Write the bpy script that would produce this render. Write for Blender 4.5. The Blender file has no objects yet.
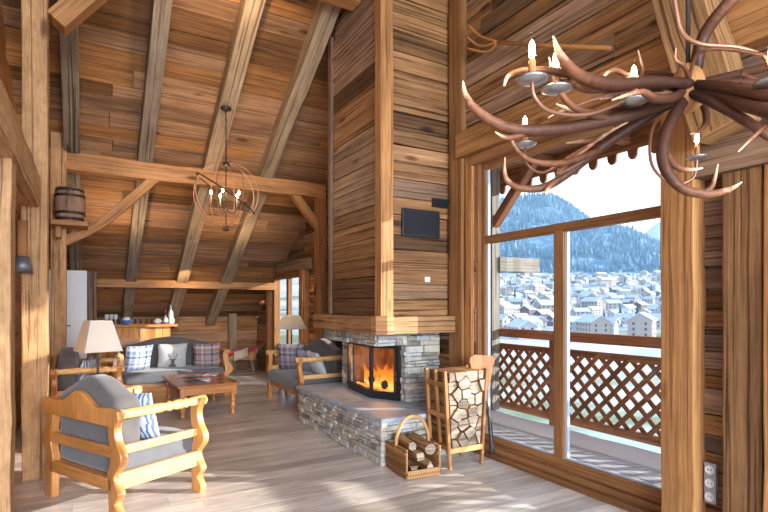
import bpy, math, random
from mathutils import Vector, Matrix, noise
R = random.Random(7)
PI = math.pi
SC = bpy.context.scene
COL = SC.collection

# ------------------------------------------------------------------ camera
HEAD = math.radians(29.9)
CAMZ = 1.55
F = Vector((math.sin(HEAD), math.cos(HEAD), 0)); RT = Vector((math.cos(HEAD), -math.sin(HEAD), 0))
cam = bpy.data.cameras.new('camera'); camo = bpy.data.objects.new('camera', cam); COL.objects.link(camo)
camo.location = (0, 0, CAMZ); camo.rotation_euler = (PI/2, 0, -HEAD)
cam.lens = 24.0; cam.sensor_width = 36.0; cam.shift_y = 49/768; cam.clip_end = 9000; cam.clip_start = .05
SC.camera = camo

# ------------------------------------------------------------------ world, sun, lights, exposure
w = bpy.data.worlds.new('world'); SC.world = w; w.use_nodes = True
nt = w.node_tree; bgn = nt.nodes['Background']
tc = nt.nodes.new('ShaderNodeTexCoord'); sx = nt.nodes.new('ShaderNodeSeparateXYZ'); cr = nt.nodes.new('ShaderNodeValToRGB')
nt.links.new(tc.outputs['Generated'], sx.inputs[0]); nt.links.new(sx.outputs['Z'], cr.inputs[0]); nt.links.new(cr.outputs[0], bgn.inputs[0])
e = cr.color_ramp.elements
e[0].position = 0.0; e[0].color = (.93, .95, 1.0, 1); e[1].position = 1.0; e[1].color = (.30, .52, .95, 1)
m_ = cr.color_ramp.elements.new(.22); m_.color = (.80, .88, 1.0, 1)
bgn.inputs[1].default_value = 2.0
SC.view_settings.view_transform = 'Standard'; SC.view_settings.look = 'None'; SC.view_settings.gamma = 1
SC.view_settings.use_curve_mapping = False; SC.view_settings.exposure = 0.0

def light(name, kind, loc, energy, color=(1, 1, 1), rot=None, size=None, **k):
    l = bpy.data.lights.new(name, kind); o = bpy.data.objects.new(name, l); COL.objects.link(o)
    l.energy = energy; l.color = color; o.location = loc
    if rot is not None: o.rotation_euler = rot
    if size is not None:
        if kind == 'AREA': l.shape = 'RECTANGLE'; l.size, l.size_y = size
        else: l.shadow_soft_size = size
    for a, b in k.items(): setattr(l, a, b)
    return o
SUNDIR = Vector((-.87, .49, -.2586)).normalized()
so = light('sun', 'SUN', (12, -6, 5), 11.0, (1.0, .95, .89)); so.data.angle = math.radians(.6)
so.rotation_euler = SUNDIR.to_track_quat('-Z', 'Y').to_euler()
def aim(o, t):
    o.rotation_euler = (Vector(t) - o.location).to_track_quat('-Z', 'Y').to_euler()
WARM = (1.0, .80, .58)
a1 = light('rear_daylight_fill', 'AREA', (.4, -6.5, 2.6), 620, (.76, .87, 1.0), size=(6, 2.6)); a1.data.spread = 1.7; aim(a1, (1.5, 4.5, .2))  # added area light standing in for daylight from the unseen rear side
a3 = light('rear_warm_fill', 'AREA', (0.6, -1.6, 3.8), 60, (1.0, .78, .55), size=(4, 2.0)); a3.data.energy = 18; aim(a3, (1.8, 6, 3.2))  # added warm fill high behind the camera, no fixture there
a2 = light('left_warm_fill', 'AREA', (-2.2, 6.0, 2.3), 40, WARM, size=(2.5, 1.5)); aim(a2, (1.5, 8.5, 1.8))  # added warm fill from the unseen left, not a fixture
# small ceiling spots of the seating area, aimed up the boards and down on the seats
for k_, (p, t, en) in enumerate([((.4, 8.9, 2.3), (.4, 9.3, 4.0), 16), ((2.2, 8.9, 2.3), (2.0, 9.4, 4.0), 12),
                                 ((1.6, 10.3, 2.1), (1.8, 12.4, .7), 10), ((1.3, 5.0, 4.6), (1.2, 6.6, 4.9), 30)]):
    o = light('uplight', 'SPOT', p, en*2.6, (1.0, .72, .42), size=.06); o.data.spot_size = 2.6; o.data.spot_blend = 1; aim(o, t)

HAZE = .00030
# ------------------------------------------------------------------ helpers
def P(x, y, d):
    "picture position (768x512) at forward distance d -> world point"
    return F*d + RT*(d*(x-384)/512) + Vector((0, 0, CAMZ + d*(305-y)/512))

class MB:
    def __init__(s): s.v = []; s.f = []; s.uv = []; s.mi = []; s.sm = []
    def add(s, verts, faces, uvs, mi=0, sm=False):
        b = len(s.v); s.v += [tuple(p) for p in verts]
        for f, u in zip(faces, uvs):
            s.f.append([b+i for i in f]); s.uv.append(u); s.mi.append(mi); s.sm.append(sm)
    def hexa(s, o, a, b, c, mi=0, j=0.0, n=1, rnd=None):
        """box from corner o with edge vectors a (grain), b, c; n segments along a, jitter j"""
        r = rnd or R
        o, a, b, c = Vector(o), Vector(a), Vector(b), Vector(c)
        if a.cross(b).dot(c) < 0: o = o + c; c = -c
        la, lb, lc = a.length, b.length, c.length
        ou, ov = r.uniform(0, 40), r.uniform(0, 40)
        rings = []
        for i in range(n+1):
            t = i/n; q = o + a*t
            jb = Vector([r.uniform(-j, j) for _ in range(3)]) if j else Vector()
            rings.append([q + k + jb*1.0 + (Vector([r.uniform(-j, j) for _ in range(3)])*.6 if j else Vector()) for k in (Vector(), b, b+c, c)])
        vs = [p for g in rings for p in g]; fs = []; us = []
        per = [0, lb, lb+lc, 2*lb+lc, 2*(lb+lc)]
        for i in range(n):
            u0, u1 = ou+la*i/n, ou+la*(i+1)/n
            for k in range(4):
                k2 = (k+1) % 4
                fs.append([i*4+k, i*4+k2, (i+1)*4+k2, (i+1)*4+k][::-1])
                us.append([(u0, ov+per[k]), (u0, ov+per[k+1]), (u1, ov+per[k+1]), (u1, ov+per[k])][::-1])
        fs.append([0, 1, 2, 3]); us.append([(ou, ov), (ou+.01, ov+lb), (ou+.02, ov+lb), (ou+.02, ov)])
        m = n*4
        fs.append([m+3, m+2, m+1, m]); us.append([(ou, ov), (ou+.01, ov+lb), (ou+.02, ov+lb), (ou+.02, ov)])
        s.add(vs, fs, us, mi)
    def box(s, x0, x1, y0, y1, z0, z1, mi=0, grain=None, j=0, n=1):
        d = [Vector((x1-x0, 0, 0)), Vector((0, y1-y0, 0)), Vector((0, 0, z1-z0))]
        if grain is None: grain = max(range(3), key=lambda k: d[k].length)
        s.hexa((x0, y0, z0), d[grain], d[(grain+1) % 3], d[(grain+2) % 3], mi, j, n)
    def beam(s, p0, p1, w, h, up=(0, 0, 1), j=0, n=1, mi=0):
        p0, p1 = Vector(p0), Vector(p1); a = p1-p0
        sd = a.cross(Vector(up)).normalized(); u = sd.cross(a).normalized()
        s.hexa(p0 - sd*w/2 - u*h/2, a, sd*w, u*h, mi, j, n)
    def prism(s, pts, M, depth, mi=0, sm=False):
        """outline pts (x,z) mapped by matrix M (local x, depth y, z), extruded 0..depth"""
        n = len(pts); ar = sum(pts[i][0]*pts[(i+1) % n][1]-pts[(i+1) % n][0]*pts[i][1] for i in range(n))
        if ar < 0: pts = pts[::-1]
        vs = [M @ Vector((x, 0, z)) for x, z in pts] + [M @ Vector((x, depth, z)) for x, z in pts]
        ou, ov = R.uniform(0, 40), R.uniform(0, 40)
        fs = [list(range(n)), list(range(2*n-1, n-1, -1))]
        us = [[(ou+z, ov+x) for x, z in pts], [(ou+z, ov+x) for x, z in pts[::-1]]]
        acc = 0
        for i in range(n):
            k = (i+1) % n; L = math.hypot(pts[k][0]-pts[i][0], pts[k][1]-pts[i][1])
            fs.append([i, n+i, n+k, k]); us.append([(ou+acc, ov), (ou+acc, ov+abs(depth)), (ou+acc+L, ov+abs(depth)), (ou+acc+L, ov)]); acc += L
        flip = (M.to_3x3().determinant() < 0) != (depth < 0)
        if flip: fs = [f[::-1] for f in fs]; us = [u[::-1] for u in us]
        s.add(vs, fs, us, mi, sm)
    def tube(s, pts, rad, seg=10, mi=0, cap=True, smooth=True, closed=False):
        pts = [Vector(p) for p in pts]; n = len(pts)
        if not hasattr(rad, '__len__'): rad = [rad]*n
        t0 = (pts[1]-pts[0]).normalized()
        ref = Vector((0, 0, 1)) if abs(t0.z) < .9 else Vector((1, 0, 0))
        nx = t0.cross(ref).normalized(); vs = []; L = 0; ls = []
        for i in range(n):
            t = (pts[min(i+1, n-1)]-pts[max(i-1, 0)])
            if closed: t = pts[(i+1) % n]-pts[i-1]
            t = t.normalized() if t.length > 1e-9 else t0
            nx = (nx - t*nx.dot(t)).normalized(); ny = t.cross(nx)
            if i: L += (pts[i]-pts[i-1]).length
            ls.append(L)
            for k in range(seg):
                a = 2*PI*k/seg; vs.append(pts[i] + (nx*math.cos(a)+ny*math.sin(a))*rad[i])
        fs = []; us = []; ou, ov = R.uniform(0, 40), R.uniform(0, 40)
        m = n if closed else n-1
        for i in range(m):
            i2 = (i+1) % n
            for k in range(seg):
                k2 = (k+1) % seg
                fs.append([i*seg+k, i*seg+k2, i2*seg+k2, i2*seg+k]); r_ = max(rad[i], .002)*2*PI
                a, b = ov + r_*k/seg, ov + r_*(k+1)/seg
                us.append([(ou+ls[i], a), (ou+ls[i], b), (ou+ls[i2], b), (ou+ls[i2], a)])
        if cap and not closed:
            fs.append(list(range(seg))[::-1]); us.append([(ou, ov)]*seg)
            fs.append([(n-1)*seg+k for k in range(seg)]); us.append([(ou, ov)]*seg)
        s.add(vs, fs, us, mi, smooth)
    def lathe(s, prof, M, seg=20, mi=0, smooth=True):
        "profile [(r,z)] around local z"
        vs = []; n = len(prof)
        for r, z in prof:
            for k in range(seg):
                a = 2*PI*k/seg; vs.append(M @ Vector((r*math.cos(a), r*math.sin(a), z)))
        fs = []; us = []; ou = R.uniform(0, 9)
        for i in range(n-1):
            for k in range(seg):
                k2 = (k+1) % seg
                fs.append([i*seg+k, i*seg+k2, (i+1)*seg+k2, (i+1)*seg+k])
                us.append([(ou+prof[i][1], k/seg*.3), (ou+prof[i][1], (k+1)/seg*.3), (ou+prof[i+1][1], (k+1)/seg*.3), (ou+prof[i+1][1], k/seg*.3)])
        if prof[0][0] > 1e-4: fs.append(list(range(seg))[::-1]); us.append([(0, 0)]*seg)
        if prof[-1][0] > 1e-4: fs.append([(n-1)*seg+k for k in range(seg)]); us.append([(0, 0)]*seg)
        s.add(vs, fs, us, mi, smooth)
    def grid(s, fn, nu, nv, mi=0, smooth=True, uvs=None):
        vs = [fn(i/nu, k/nv) for i in range(nu+1) for k in range(nv+1)]; fs = []; us = []
        g = uvs or (lambda a, b: (a, b))
        for i in range(nu):
            for k in range(nv):
                A = i*(nv+1)+k; B = A+nv+1
                fs.append([A, B, B+1, A+1]); us.append([g(i/nu, k/nv), g((i+1)/nu, k/nv), g((i+1)/nu, (k+1)/nv), g(i/nu, (k+1)/nv)])
        s.add(vs, fs, us, mi, smooth)
    def build(s, name, mats, parent=None, bevel=0, origin=None):
        if not isinstance(mats, (list, tuple)): mats = [mats]
        me = bpy.data.meshes.new(name)
        off = Vector(origin) if origin is not None else Vector()
        me.from_pydata([tuple(Vector(p)-off) for p in s.v] if origin is not None else s.v, [], s.f)
        ul = me.uv_layers.new(name='UVMap'); i = 0
        for u in s.uv:
            for q in u: ul.data[i].uv = q; i += 1
        me.polygons.foreach_set('material_index', s.mi); me.polygons.foreach_set('use_smooth', s.sm)
        for m in mats: me.materials.append(m)
        me.update()
        o = bpy.data.objects.new(name, me); COL.objects.link(o)
        if origin is not None: o.location = off
        if parent: o.parent = parent
        if bevel:
            b = o.modifiers.new('bevel', 'BEVEL'); b.width = bevel; b.segments = 2; b.limit_method = 'ANGLE'; b.angle_limit = math.radians(40)
        return o

def tag(o, label, cat=None, group=None, kind=None):
    if label: o['label'] = label
    if cat: o['category'] = cat
    if group: o['group'] = group
    if kind: o['kind'] = kind
    return o
def thing(name, label, cat, loc=(0, 0, 0), rz=0, group=None):
    o = bpy.data.objects.new(name, None); COL.objects.link(o); o.location = loc; o.rotation_euler = (0, 0, rz)
    o.empty_display_size = .1
    return tag(o, label, cat, group)
def struct(o): o['kind'] = 'structure'; return o
def dup(root, loc, rz=None, label=None, group=None, sc=None):
    def cp(o, par):
        c = o.copy(); COL.objects.link(c); c.parent = par
        for ch in list(o.children): cp(ch, c)
        return c
    r = cp(root, None); r.location = loc
    if rz is not None: r.rotation_euler = (0, 0, rz)
    if sc: r.scale = sc
    if label: r['label'] = label
    if group: r['group'] = group
    return r
def crom(pts, n=6):
    "Catmull-Rom through tuples of any length"
    out = []; m = len(pts)
    for i in range(m-1):
        p0, p1, p2, p3 = pts[max(i-1, 0)], pts[i], pts[i+1], pts[min(i+2, m-1)]
        for k in range(n):
            t = k/n
            out.append(tuple(.5*((2*b)+(-a+c)*t+(2*a-5*b+4*c-d)*t*t+(-a+3*b-3*c+d)*t**3) for a, b, c, d in zip(p0, p1, p2, p3)))
    out.append(tuple(pts[-1])); return out
I4 = Matrix.Identity(4)
def TR(x, y, z): return Matrix.Translation((x, y, z))
def RZ(a): return Matrix.Rotation(a, 4, 'Z')
def RX(a): return Matrix.Rotation(a, 4, 'X')
def RY(a): return Matrix.Rotation(a, 4, 'Y')

# ------------------------------------------------------------------ materials
def newmat(name):
    m = bpy.data.materials.new(name); m.use_nodes = True
    return m, m.node_tree.nodes, m.node_tree.links, m.node_tree.nodes['Principled BSDF']
def ramp(N, stops, interp='LINEAR'):
    r = N.new('ShaderNodeValToRGB'); el = r.color_ramp.elements; r.color_ramp.interpolation = interp
    while len(el) > 1: el.remove(el[-1])
    el[0].position, el[0].color = stops[0][0], tuple(stops[0][1])+(1,)
    for p, c in stops[1:]:
        x = el.new(p); x.color = tuple(c)+(1,)
    return r
def mixc(N, L, kind, fac, a, b):
    x = N.new('ShaderNodeMix'); x.data_type = 'RGBA'; x.blend_type = kind
    for sock, val in ((x.inputs[0], fac), (x.inputs[6], a), (x.inputs[7], b)):
        if hasattr(val, 'links') or isinstance(val, bpy.types.NodeSocket): L.new(val, sock)
        elif isinstance(val, (tuple, list)): sock.default_value = tuple(val)+(1,) if len(val) == 3 else val
        else: sock.default_value = val
    return x.outputs[2]
def math_(N, L, op, a, b=None):
    x = N.new('ShaderNodeMath'); x.operation = op
    for i, val in enumerate((a, b)):
        if val is None: continue
        if isinstance(val, bpy.types.NodeSocket): L.new(val, x.inputs[i])
        else: x.inputs[i].default_value = val
    return x.outputs[0]
HUE = (1.0, .93, .84)
NEUTRAL = ('pale_oak_floor_wood', 'sun_bleached_log_wood', 'split_log_end_wood', 'wet_balcony_boards', 'greyed_rafter_wood', 'dark_rafter_wood')
SOFT = ('amber_beam_wood', 'hewn_post_wood', 'mantel_wood', 'window_frame_wood', 'honey_pine_wood', 'greyed_rafter_wood', 'dark_rafter_wood')
def wood(name, dark, mid, lite, island=.5, rough=.62, bump=.35, cracks=.6, knots=1.0, grey=0.0, gs=(.6, 24), spec=.3):
    m, N, L, B = newmat(name)
    uv = N.new('ShaderNodeTexCoord').outputs['UV']
    geo = N.new('ShaderNodeNewGeometry').outputs['Random Per Island']
    oi = N.new('ShaderNodeObjectInfo').outputs['Random']
    rnd = math_(N, L, 'FRACT', math_(N, L, 'ADD', math_(N, L, 'MULTIPLY', geo, 1.0), math_(N, L, 'MULTIPLY', oi, 7.3)))
    def mp(sc):
        x = N.new('ShaderNodeMapping'); x.inputs['Scale'].default_value = (sc[0], sc[1], 1); L.new(uv, x.inputs[0]); return x.outputs[0]
    def ns(sc, det=5, ro=.6, dist=0):
        x = N.new('ShaderNodeTexNoise'); x.inputs['Scale'].default_value = 1; x.inputs['Detail'].default_value = det
        x.inputs['Roughness'].default_value = ro; x.inputs['Distortion'].default_value = dist; L.new(mp(sc), x.inputs[0]); return x.outputs[0]
    g1 = ns(gs, 6, .66, .3); g2 = ns((4, 110), 3, .6); g3 = ns((1.1, 3.4), 5, .65)
    HUE = (1, 1, 1) if name in NEUTRAL else globals()['HUE']; hu = lambda c: (min(1, c[0]*HUE[0]), c[1]*HUE[1], c[2]*HUE[2])
    st = (.16, .50, .90) if name in SOFT else (.28, .50, .76)
    r1 = ramp(N, [(st[0], hu(dark)), (st[1], hu(mid)), (st[2], hu(lite))]); L.new(g1, r1.inputs[0]); c = r1.outputs[0]
    r2 = ramp(N, [(.30, (.66, .65, .64)), (.64, (1.10, 1.10, 1.10))]); L.new(g2, r2.inputs[0]); c = mixc(N, L, 'MULTIPLY', .7, c, r2.outputs[0])
    r3 = ramp(N, [(.34, (.62, .59, .56)), (.66, (1.20, 1.20, 1.20))]); L.new(g3, r3.inputs[0]); c = mixc(N, L, 'MULTIPLY', .8, c, r3.outputs[0])
    lo = 1-island
    r4 = ramp(N, [(0, (lo*.9, lo*.86, lo*.82)), (.35, (1-.35*island, 1-.38*island, 1-.42*island)), (.75, (1.02, 1, .98)), (1, (1+.28*island, 1+.24*island, 1+.2*island))])
    L.new(rnd, r4.inputs[0]); c = mixc(N, L, 'MULTIPLY', 1.0, c, r4.outputs[0])
    if grey:
        rg = ramp(N, [(.45, (0, 0, 0)), (.62, (1, 1, 1))]); L.new(math_(N, L, 'FRACT', math_(N, L, 'MULTIPLY', rnd, 5.7)), rg.inputs[0])
        hs = N.new('ShaderNodeHueSaturation'); hs.inputs['Saturation'].default_value = .55; hs.inputs['Value'].default_value = .95; L.new(c, hs.inputs['Color'])
        c = mixc(N, L, 'MIX', math_(N, L, 'MULTIPLY', rg.outputs[0], grey), c, hs.outputs[0])
    if cracks:
        k = ns((.55, 42), 3, .5, .5); rk = ramp(N, [(.565, (1, 1, 1)), (.62, (.28, .21, .16))]); L.new(k, rk.inputs[0])
        c = mixc(N, L, 'MULTIPLY', cracks, c, rk.outputs[0])
    if knots:
        v = N.new('ShaderNodeTexVoronoi'); v.inputs['Scale'].default_value = 1; v.inputs['Randomness'].default_value = 1; L.new(mp((1.1, 3.4)), v.inputs[0])
        rv = ramp(N, [(.045, (.14, .09, .06)), (.08, (.40, .28, .20)), (.14, (1, 1, 1))]); L.new(v.outputs['Distance'], rv.inputs[0])
        c = mixc(N, L, 'MULTIPLY', knots*.85, c, rv.outputs[0])
    L.new(c, B.inputs['Base Color']); B.inputs['Roughness'].default_value = rough; B.inputs['Specular IOR Level'].default_value = spec
    bp = N.new('ShaderNodeBump'); bp.inputs['Strength'].default_value = bump; bp.inputs['Distance'].default_value = .012
    L.new(math_(N, L, 'ADD', g1, math_(N, L, 'MULTIPLY', g2, .5)), bp.inputs['Height']); L.new(bp.outputs[0], B.inputs['Normal'])
    return m
def plain(name, col, rough=.6, metal=0, spec=.4, nscale=0, namt=.2, bump=0, emis=None, es=0, alpha=None, trans=0):
    m, N, L, B = newmat(name)
    B.inputs['Base Color'].default_value = tuple(col)+(1,); B.inputs['Roughness'].default_value = rough; B.inputs['Metallic'].default_value = metal
    B.inputs['Specular IOR Level'].default_value = spec
    if nscale:
        tcn = N.new('ShaderNodeTexCoord'); x = N.new('ShaderNodeTexNoise'); x.inputs['Scale'].default_value = nscale; x.inputs['Detail'].default_value = 6
        L.new(tcn.outputs['Object'], x.inputs[0])
        a = [c*(1-namt) for c in col]; b = [min(1, c*(1+namt)) for c in col]
        r = ramp(N, [(.3, a), (.7, b)]); L.new(x.outputs[0], r.inputs[0]); L.new(r.outputs[0], B.inputs['Base Color'])
        if bump:
            bp = N.new('ShaderNodeBump'); bp.inputs['Strength'].default_value = bump; bp.inputs['Distance'].default_value = .01
            L.new(x.outputs[0], bp.inputs['Height']); L.new(bp.outputs[0], B.inputs['Normal'])
    if emis: B.inputs['Emission Color'].default_value = tuple(emis)+(1,); B.inputs['Emission Strength'].default_value = es
    return m
W = {}
HUE = (1.08, .865, .60)
W['ceil'] = wood('ceiling_boards_wood', (.15, .08, .042), (.35, .20, .10), (.50, .315, .17), island=.6, grey=.3, rough=.6)
W['wall'] = wood('old_wall_boards_wood', (.13, .075, .042), (.33, .205, .12), (.50, .345, .22), island=.6, grey=.45, cracks=.9, bump=.55)
W['dark'] = wood('dark_weathered_wood', (.10, .052, .026), (.24, .135, .07), (.40, .25, .14), island=.6, grey=.6, cracks=1.0, bump=.6)
W['rafter'] = wood('greyed_rafter_wood', (.20, .135, .085), (.40, .285, .18), (.55, .42, .29), island=.25, cracks=.8, knots=.6, bump=.5)
W['rafter2'] = wood('dark_rafter_wood', (.12, .09, .065), (.27, .21, .155), (.40, .32, .24), island=.2, cracks=.9, knots=.7, bump=.5)  # darker, greyer wood for the left three rafters
W['beam'] = wood('amber_beam_wood', (.23, .12, .055), (.42, .245, .125), (.56, .36, .20), island=.3, cracks=.6, bump=.4)
W['hewn'] = wood('hewn_post_wood', (.32, .20, .12), (.52, .36, .23), (.66, .50, .35), island=.15, cracks=.7, bump=.8, gs=(7, 14))
W['trim'] = wood('window_frame_wood', (.16, .085, .045), (.31, .18, .10), (.42, .27, .16), island=.25, cracks=.4, bump=.25)
W['mantel'] = wood('mantel_wood', (.28, .17, .09), (.50, .34, .21), (.66, .50, .35), island=.3, cracks=.9, bump=.6)
W['floor'] = wood('pale_oak_floor_wood', (.54, .475, .415), (.68, .61, .545), (.77, .71, .65), island=.2, cracks=.15, knots=.4, rough=.34, bump=.06, spec=.5)
W['pine'] = wood('honey_pine_wood', (.40, .19, .07), (.56, .30, .125), (.66, .39, .18), island=.1, cracks=.1, knots=.9, rough=.35, bump=.06, spec=.5)
W['palepine'] = wood('pale_pine_wood', (.60, .40, .21), (.75, .54, .31), (.84, .65, .42), island=.1, cracks=.1, knots=.4, rough=.4, bump=.06)
W['table'] = wood('polished_table_wood', (.30, .13, .045), (.48, .23, .09), (.60, .32, .14), island=.12, cracks=.2, rough=.25, bump=.08, spec=.5)
W['bar'] = wood('bar_front_wood', (.50, .26, .09), (.70, .40, .17), (.80, .50, .24), island=.3, cracks=.3, knots=.9)
W['rail'] = wood('balcony_rail_wood', (.14, .07, .045), (.28, .15, .10), (.40, .24, .17), island=.2, cracks=.5)
W['grey'] = wood('sun_bleached_log_wood', (.13, .115, .10), (.26, .24, .21), (.38, .35, .31), island=.1, cracks=.9)
W['bark'] = wood('firewood_side_wood', (.14, .085, .05), (.34, .22, .13), (.58, .42, .27), island=.4, cracks=.9, bump=.8)
W['logend'] = wood('split_log_end_wood', (.26, .18, .12), (.44, .34, .25), (.58, .48, .38), island=.5, cracks=.5, knots=0, bump=.5, gs=(9, 22))
W['wicker'] = wood('wicker', (.24, .14, .08), (.46, .30, .18), (.62, .45, .30), island=.4, cracks=.2, knots=0)
M = {}
M['iron'] = plain('dark_iron', (.055, .045, .04), .5, .6, nscale=30, namt=.3)
M['black'] = plain('black_enamel', (.012, .013, .015), .35)
M['screen'] = plain('dark_screen_glass', (.02, .022, .026), .5, spec=.15)
M['white'] = plain('white_paint', (.72, .73, .74), .5)
M['steel'] = plain('brushed_steel', (.5, .5, .5), .3, .9)
M['rope'] = plain('copper_cage_wire', (.30, .15, .09), .4, .6)
M['antler'] = None
M['snow'] = plain('snow', (.86, .90, .95), .6, nscale=.6, namt=.08, bump=.3)
M['stonegrey'] = None

def stone_mat(name, stops):
    m, N, L, B = newmat(name)
    geo = N.new('ShaderNodeNewGeometry'); tcn = N.new('ShaderNodeTexCoord')
    r = ramp(N, stops); L.new(geo.outputs['Random Per Island'], r.inputs[0])
    x = N.new('ShaderNodeTexNoise'); x.inputs['Scale'].default_value = 22; x.inputs['Detail'].default_value = 8; x.inputs['Roughness'].default_value = .65; L.new(tcn.outputs['Object'], x.inputs[0])
    r2 = ramp(N, [(.3, (.62, .60, .58)), (.7, (1.2, 1.2, 1.2))]); L.new(x.outputs[0], r2.inputs[0])
    x2 = N.new('ShaderNodeTexNoise'); x2.inputs['Scale'].default_value = 5; x2.inputs['Detail'].default_value = 3; L.new(tcn.outputs['Object'], x2.inputs[0])
    r3 = ramp(N, [(.4, (.85, .88, .92)), (.6, (1.12, 1.02, .86))]); L.new(x2.outputs[0], r3.inputs[0])
    c = mixc(N, L, 'MULTIPLY', .9, r.outputs[0], r2.outputs[0]); c = mixc(N, L, 'MULTIPLY', .8, c, r3.outputs[0])
    L.new(c, B.inputs['Base Color']); B.inputs['Roughness'].default_value = .75
    bp = N.new('ShaderNodeBump'); bp.inputs['Strength'].default_value = .7; bp.inputs['Distance'].default_value = .02; L.new(x.outputs[0], bp.inputs['Height']); L.new(bp.outputs[0], B.inputs['Normal'])
    return m
M['stone'] = stone_mat('dry_laid_stone', [(0, (.22, .20, .18)), (.25, (.44, .41, .37)), (.55, (.56, .53, .48)), (.8, (.40, .42, .44)), (1, (.55, .52, .48))])
M['slab'] = plain('grey_slate_slab', (.33, .38, .44), .6, nscale=7, namt=.22, bump=.12, spec=.5)

def glass_mat():
    m = bpy.data.materials.new('window_glass'); m.use_nodes = True; N = m.node_tree.nodes; L = m.node_tree.links; N.clear()
    o = N.new('ShaderNodeOutputMaterial'); t = N.new('ShaderNodeBsdfTransparent'); g = N.new('ShaderNodeBsdfGlossy'); g.inputs['Roughness'].default_value = .01
    t.inputs[0].default_value = (.97, .985, .99, 1)
    lw = N.new('ShaderNodeLayerWeight'); lw.inputs[0].default_value = .5; mx = N.new('ShaderNodeMixShader')
    f_ = math_(N, L, 'ADD', math_(N, L, 'MULTIPLY', math_(N, L, 'POWER', lw.outputs['Facing'], 5.0), .6), .015)
    L.new(f_, mx.inputs[0]); L.new(t.outputs[0], mx.inputs[1]); L.new(g.outputs[0], mx.inputs[2]); L.new(mx.outputs[0], o.inputs[0]); return m
M['glass'] = glass_mat()
M['clearglass'] = M['glass']

def fabric(name, col, scale=500, amt=.25, rough=.95):
    m, N, L, B = newmat(name)
    tcn = N.new('ShaderNodeTexCoord'); x = N.new('ShaderNodeTexNoise'); x.inputs['Scale'].default_value = scale; x.inputs['Detail'].default_value = 2; L.new(tcn.outputs['Object'], x.inputs[0])
    y = N.new('ShaderNodeTexNoise'); y.inputs['Scale'].default_value = 9; y.inputs['Detail'].default_value = 3; L.new(tcn.outputs['Object'], y.inputs[0])
    r = ramp(N, [(.3, [c*(1-amt) for c in col]), (.7, [min(1, c*(1+amt)) for c in col])]); L.new(x.outputs[0], r.inputs[0])
    r2 = ramp(N, [(.3, (.86, .86, .86)), (.7, (1.08, 1.08, 1.08))]); L.new(y.outputs[0], r2.inputs[0])
    L.new(mixc(N, L, 'MULTIPLY', 1, r.outputs[0], r2.outputs[0]), B.inputs['Base Color']); B.inputs['Roughness'].default_value = rough
    B.inputs['Sheen Weight'].default_value = .25; B.inputs['Specular IOR Level'].default_value = .1
    bp = N.new('ShaderNodeBump'); bp.inputs['Strength'].default_value = .25; bp.inputs['Distance'].default_value = .003; L.new(x.outputs[0], bp.inputs['Height']); L.new(bp.outputs[0], B.inputs['Normal'])
    return m
M['greyfab'] = fabric('charcoal_upholstery', (.115, .10, .095))
M['greyseat'] = fabric('grey_woven_seat', (.125, .12, .122))
M['cream'] = fabric('cream_cotton', (.50, .485, .46))
M['red'] = fabric('red_blanket', (.42, .035, .04))
M['beige'] = fabric('beige_blanket', (.52, .44, .36))
def plaid(name, base, cols, freq=3.0):
    m, N, L, B = newmat(name)
    uv = N.new('ShaderNodeTexCoord').outputs['UV']; sp = N.new('ShaderNodeSeparateXYZ'); L.new(uv, sp.inputs[0]); c = None
    def stripes(sock, off):
        f = math_(N, L, 'FRACT', math_(N, L, 'ADD', math_(N, L, 'MULTIPLY', sock, freq), off))
        r = ramp(N, [(0, base), (.18, cols[0]), (.30, base), (.42, cols[1]), (.62, cols[2]), (.70, base), (.80, cols[0]), (.84, base)], 'CONSTANT'); L.new(f, r.inputs[0]); return r.outputs[0]
    c = mixc(N, L, 'MIX', .5, stripes(sp.outputs[0], .1), stripes(sp.outputs[1], .3))
    L.new(c, B.inputs['Base Color']); B.inputs['Roughness'].default_value = .95; B.inputs['Specular IOR Level'].default_value = .1
    return m
M['plaidblue'] = plaid('blue_white_plaid', (.40, .42, .47), [(.04, .055, .11), (.15, .20, .32), (.55, .56, .60)], 1.6)
M['plaidbrown'] = plaid('purple_beige_plaid', (.34, .25, .24), [(.04, .03, .06), (.28, .17, .13), (.52, .48, .50)], 1.6)
M['plaidmix'] = plaid('mauve_grey_plaid', (.33, .29, .32), [(.04, .03, .06), (.14, .11, .15), (.45, .34, .27)], 1.5)
def leafy(name, base, ink, sc=9):
    m, N, L, B = newmat(name)
    uv = N.new('ShaderNodeTexCoord').outputs['UV']; v = N.new('ShaderNodeTexWave'); v.inputs['Scale'].default_value = sc*.35; v.inputs['Distortion'].default_value = 9; v.inputs['Detail'].default_value = 2; L.new(uv, v.inputs[0])
    r = ramp(N, [(.45, base), (.62, ink)]); L.new(v.outputs[0], r.inputs[0]); L.new(r.outputs[0], B.inputs['Base Color']); B.inputs['Roughness'].default_value = .95
    return m
M['leaf'] = leafy('blue_leaf_print', (.50, .53, .58), (.10, .15, .27))
def shade_mat():
    m = bpy.data.materials.new('parchment_lamp_shade'); m.use_nodes = True; N = m.node_tree.nodes; L = m.node_tree.links; N.clear()
    o = N.new('ShaderNodeOutputMaterial'); d = N.new('ShaderNodeBsdfDiffuse'); t = N.new('ShaderNodeBsdfTranslucent'); mx = N.new('ShaderNodeMixShader'); mx.inputs[0].default_value = .35
    d.inputs[0].default_value = (.90, .87, .80, 1); t.inputs[0].default_value = (.9, .74, .45, 1)
    L.new(d.outputs[0], mx.inputs[1]); L.new(t.outputs[0], mx.inputs[2]); L.new(mx.outputs[0], o.inputs[0]); return m
M['shade'] = shade_mat()
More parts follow.
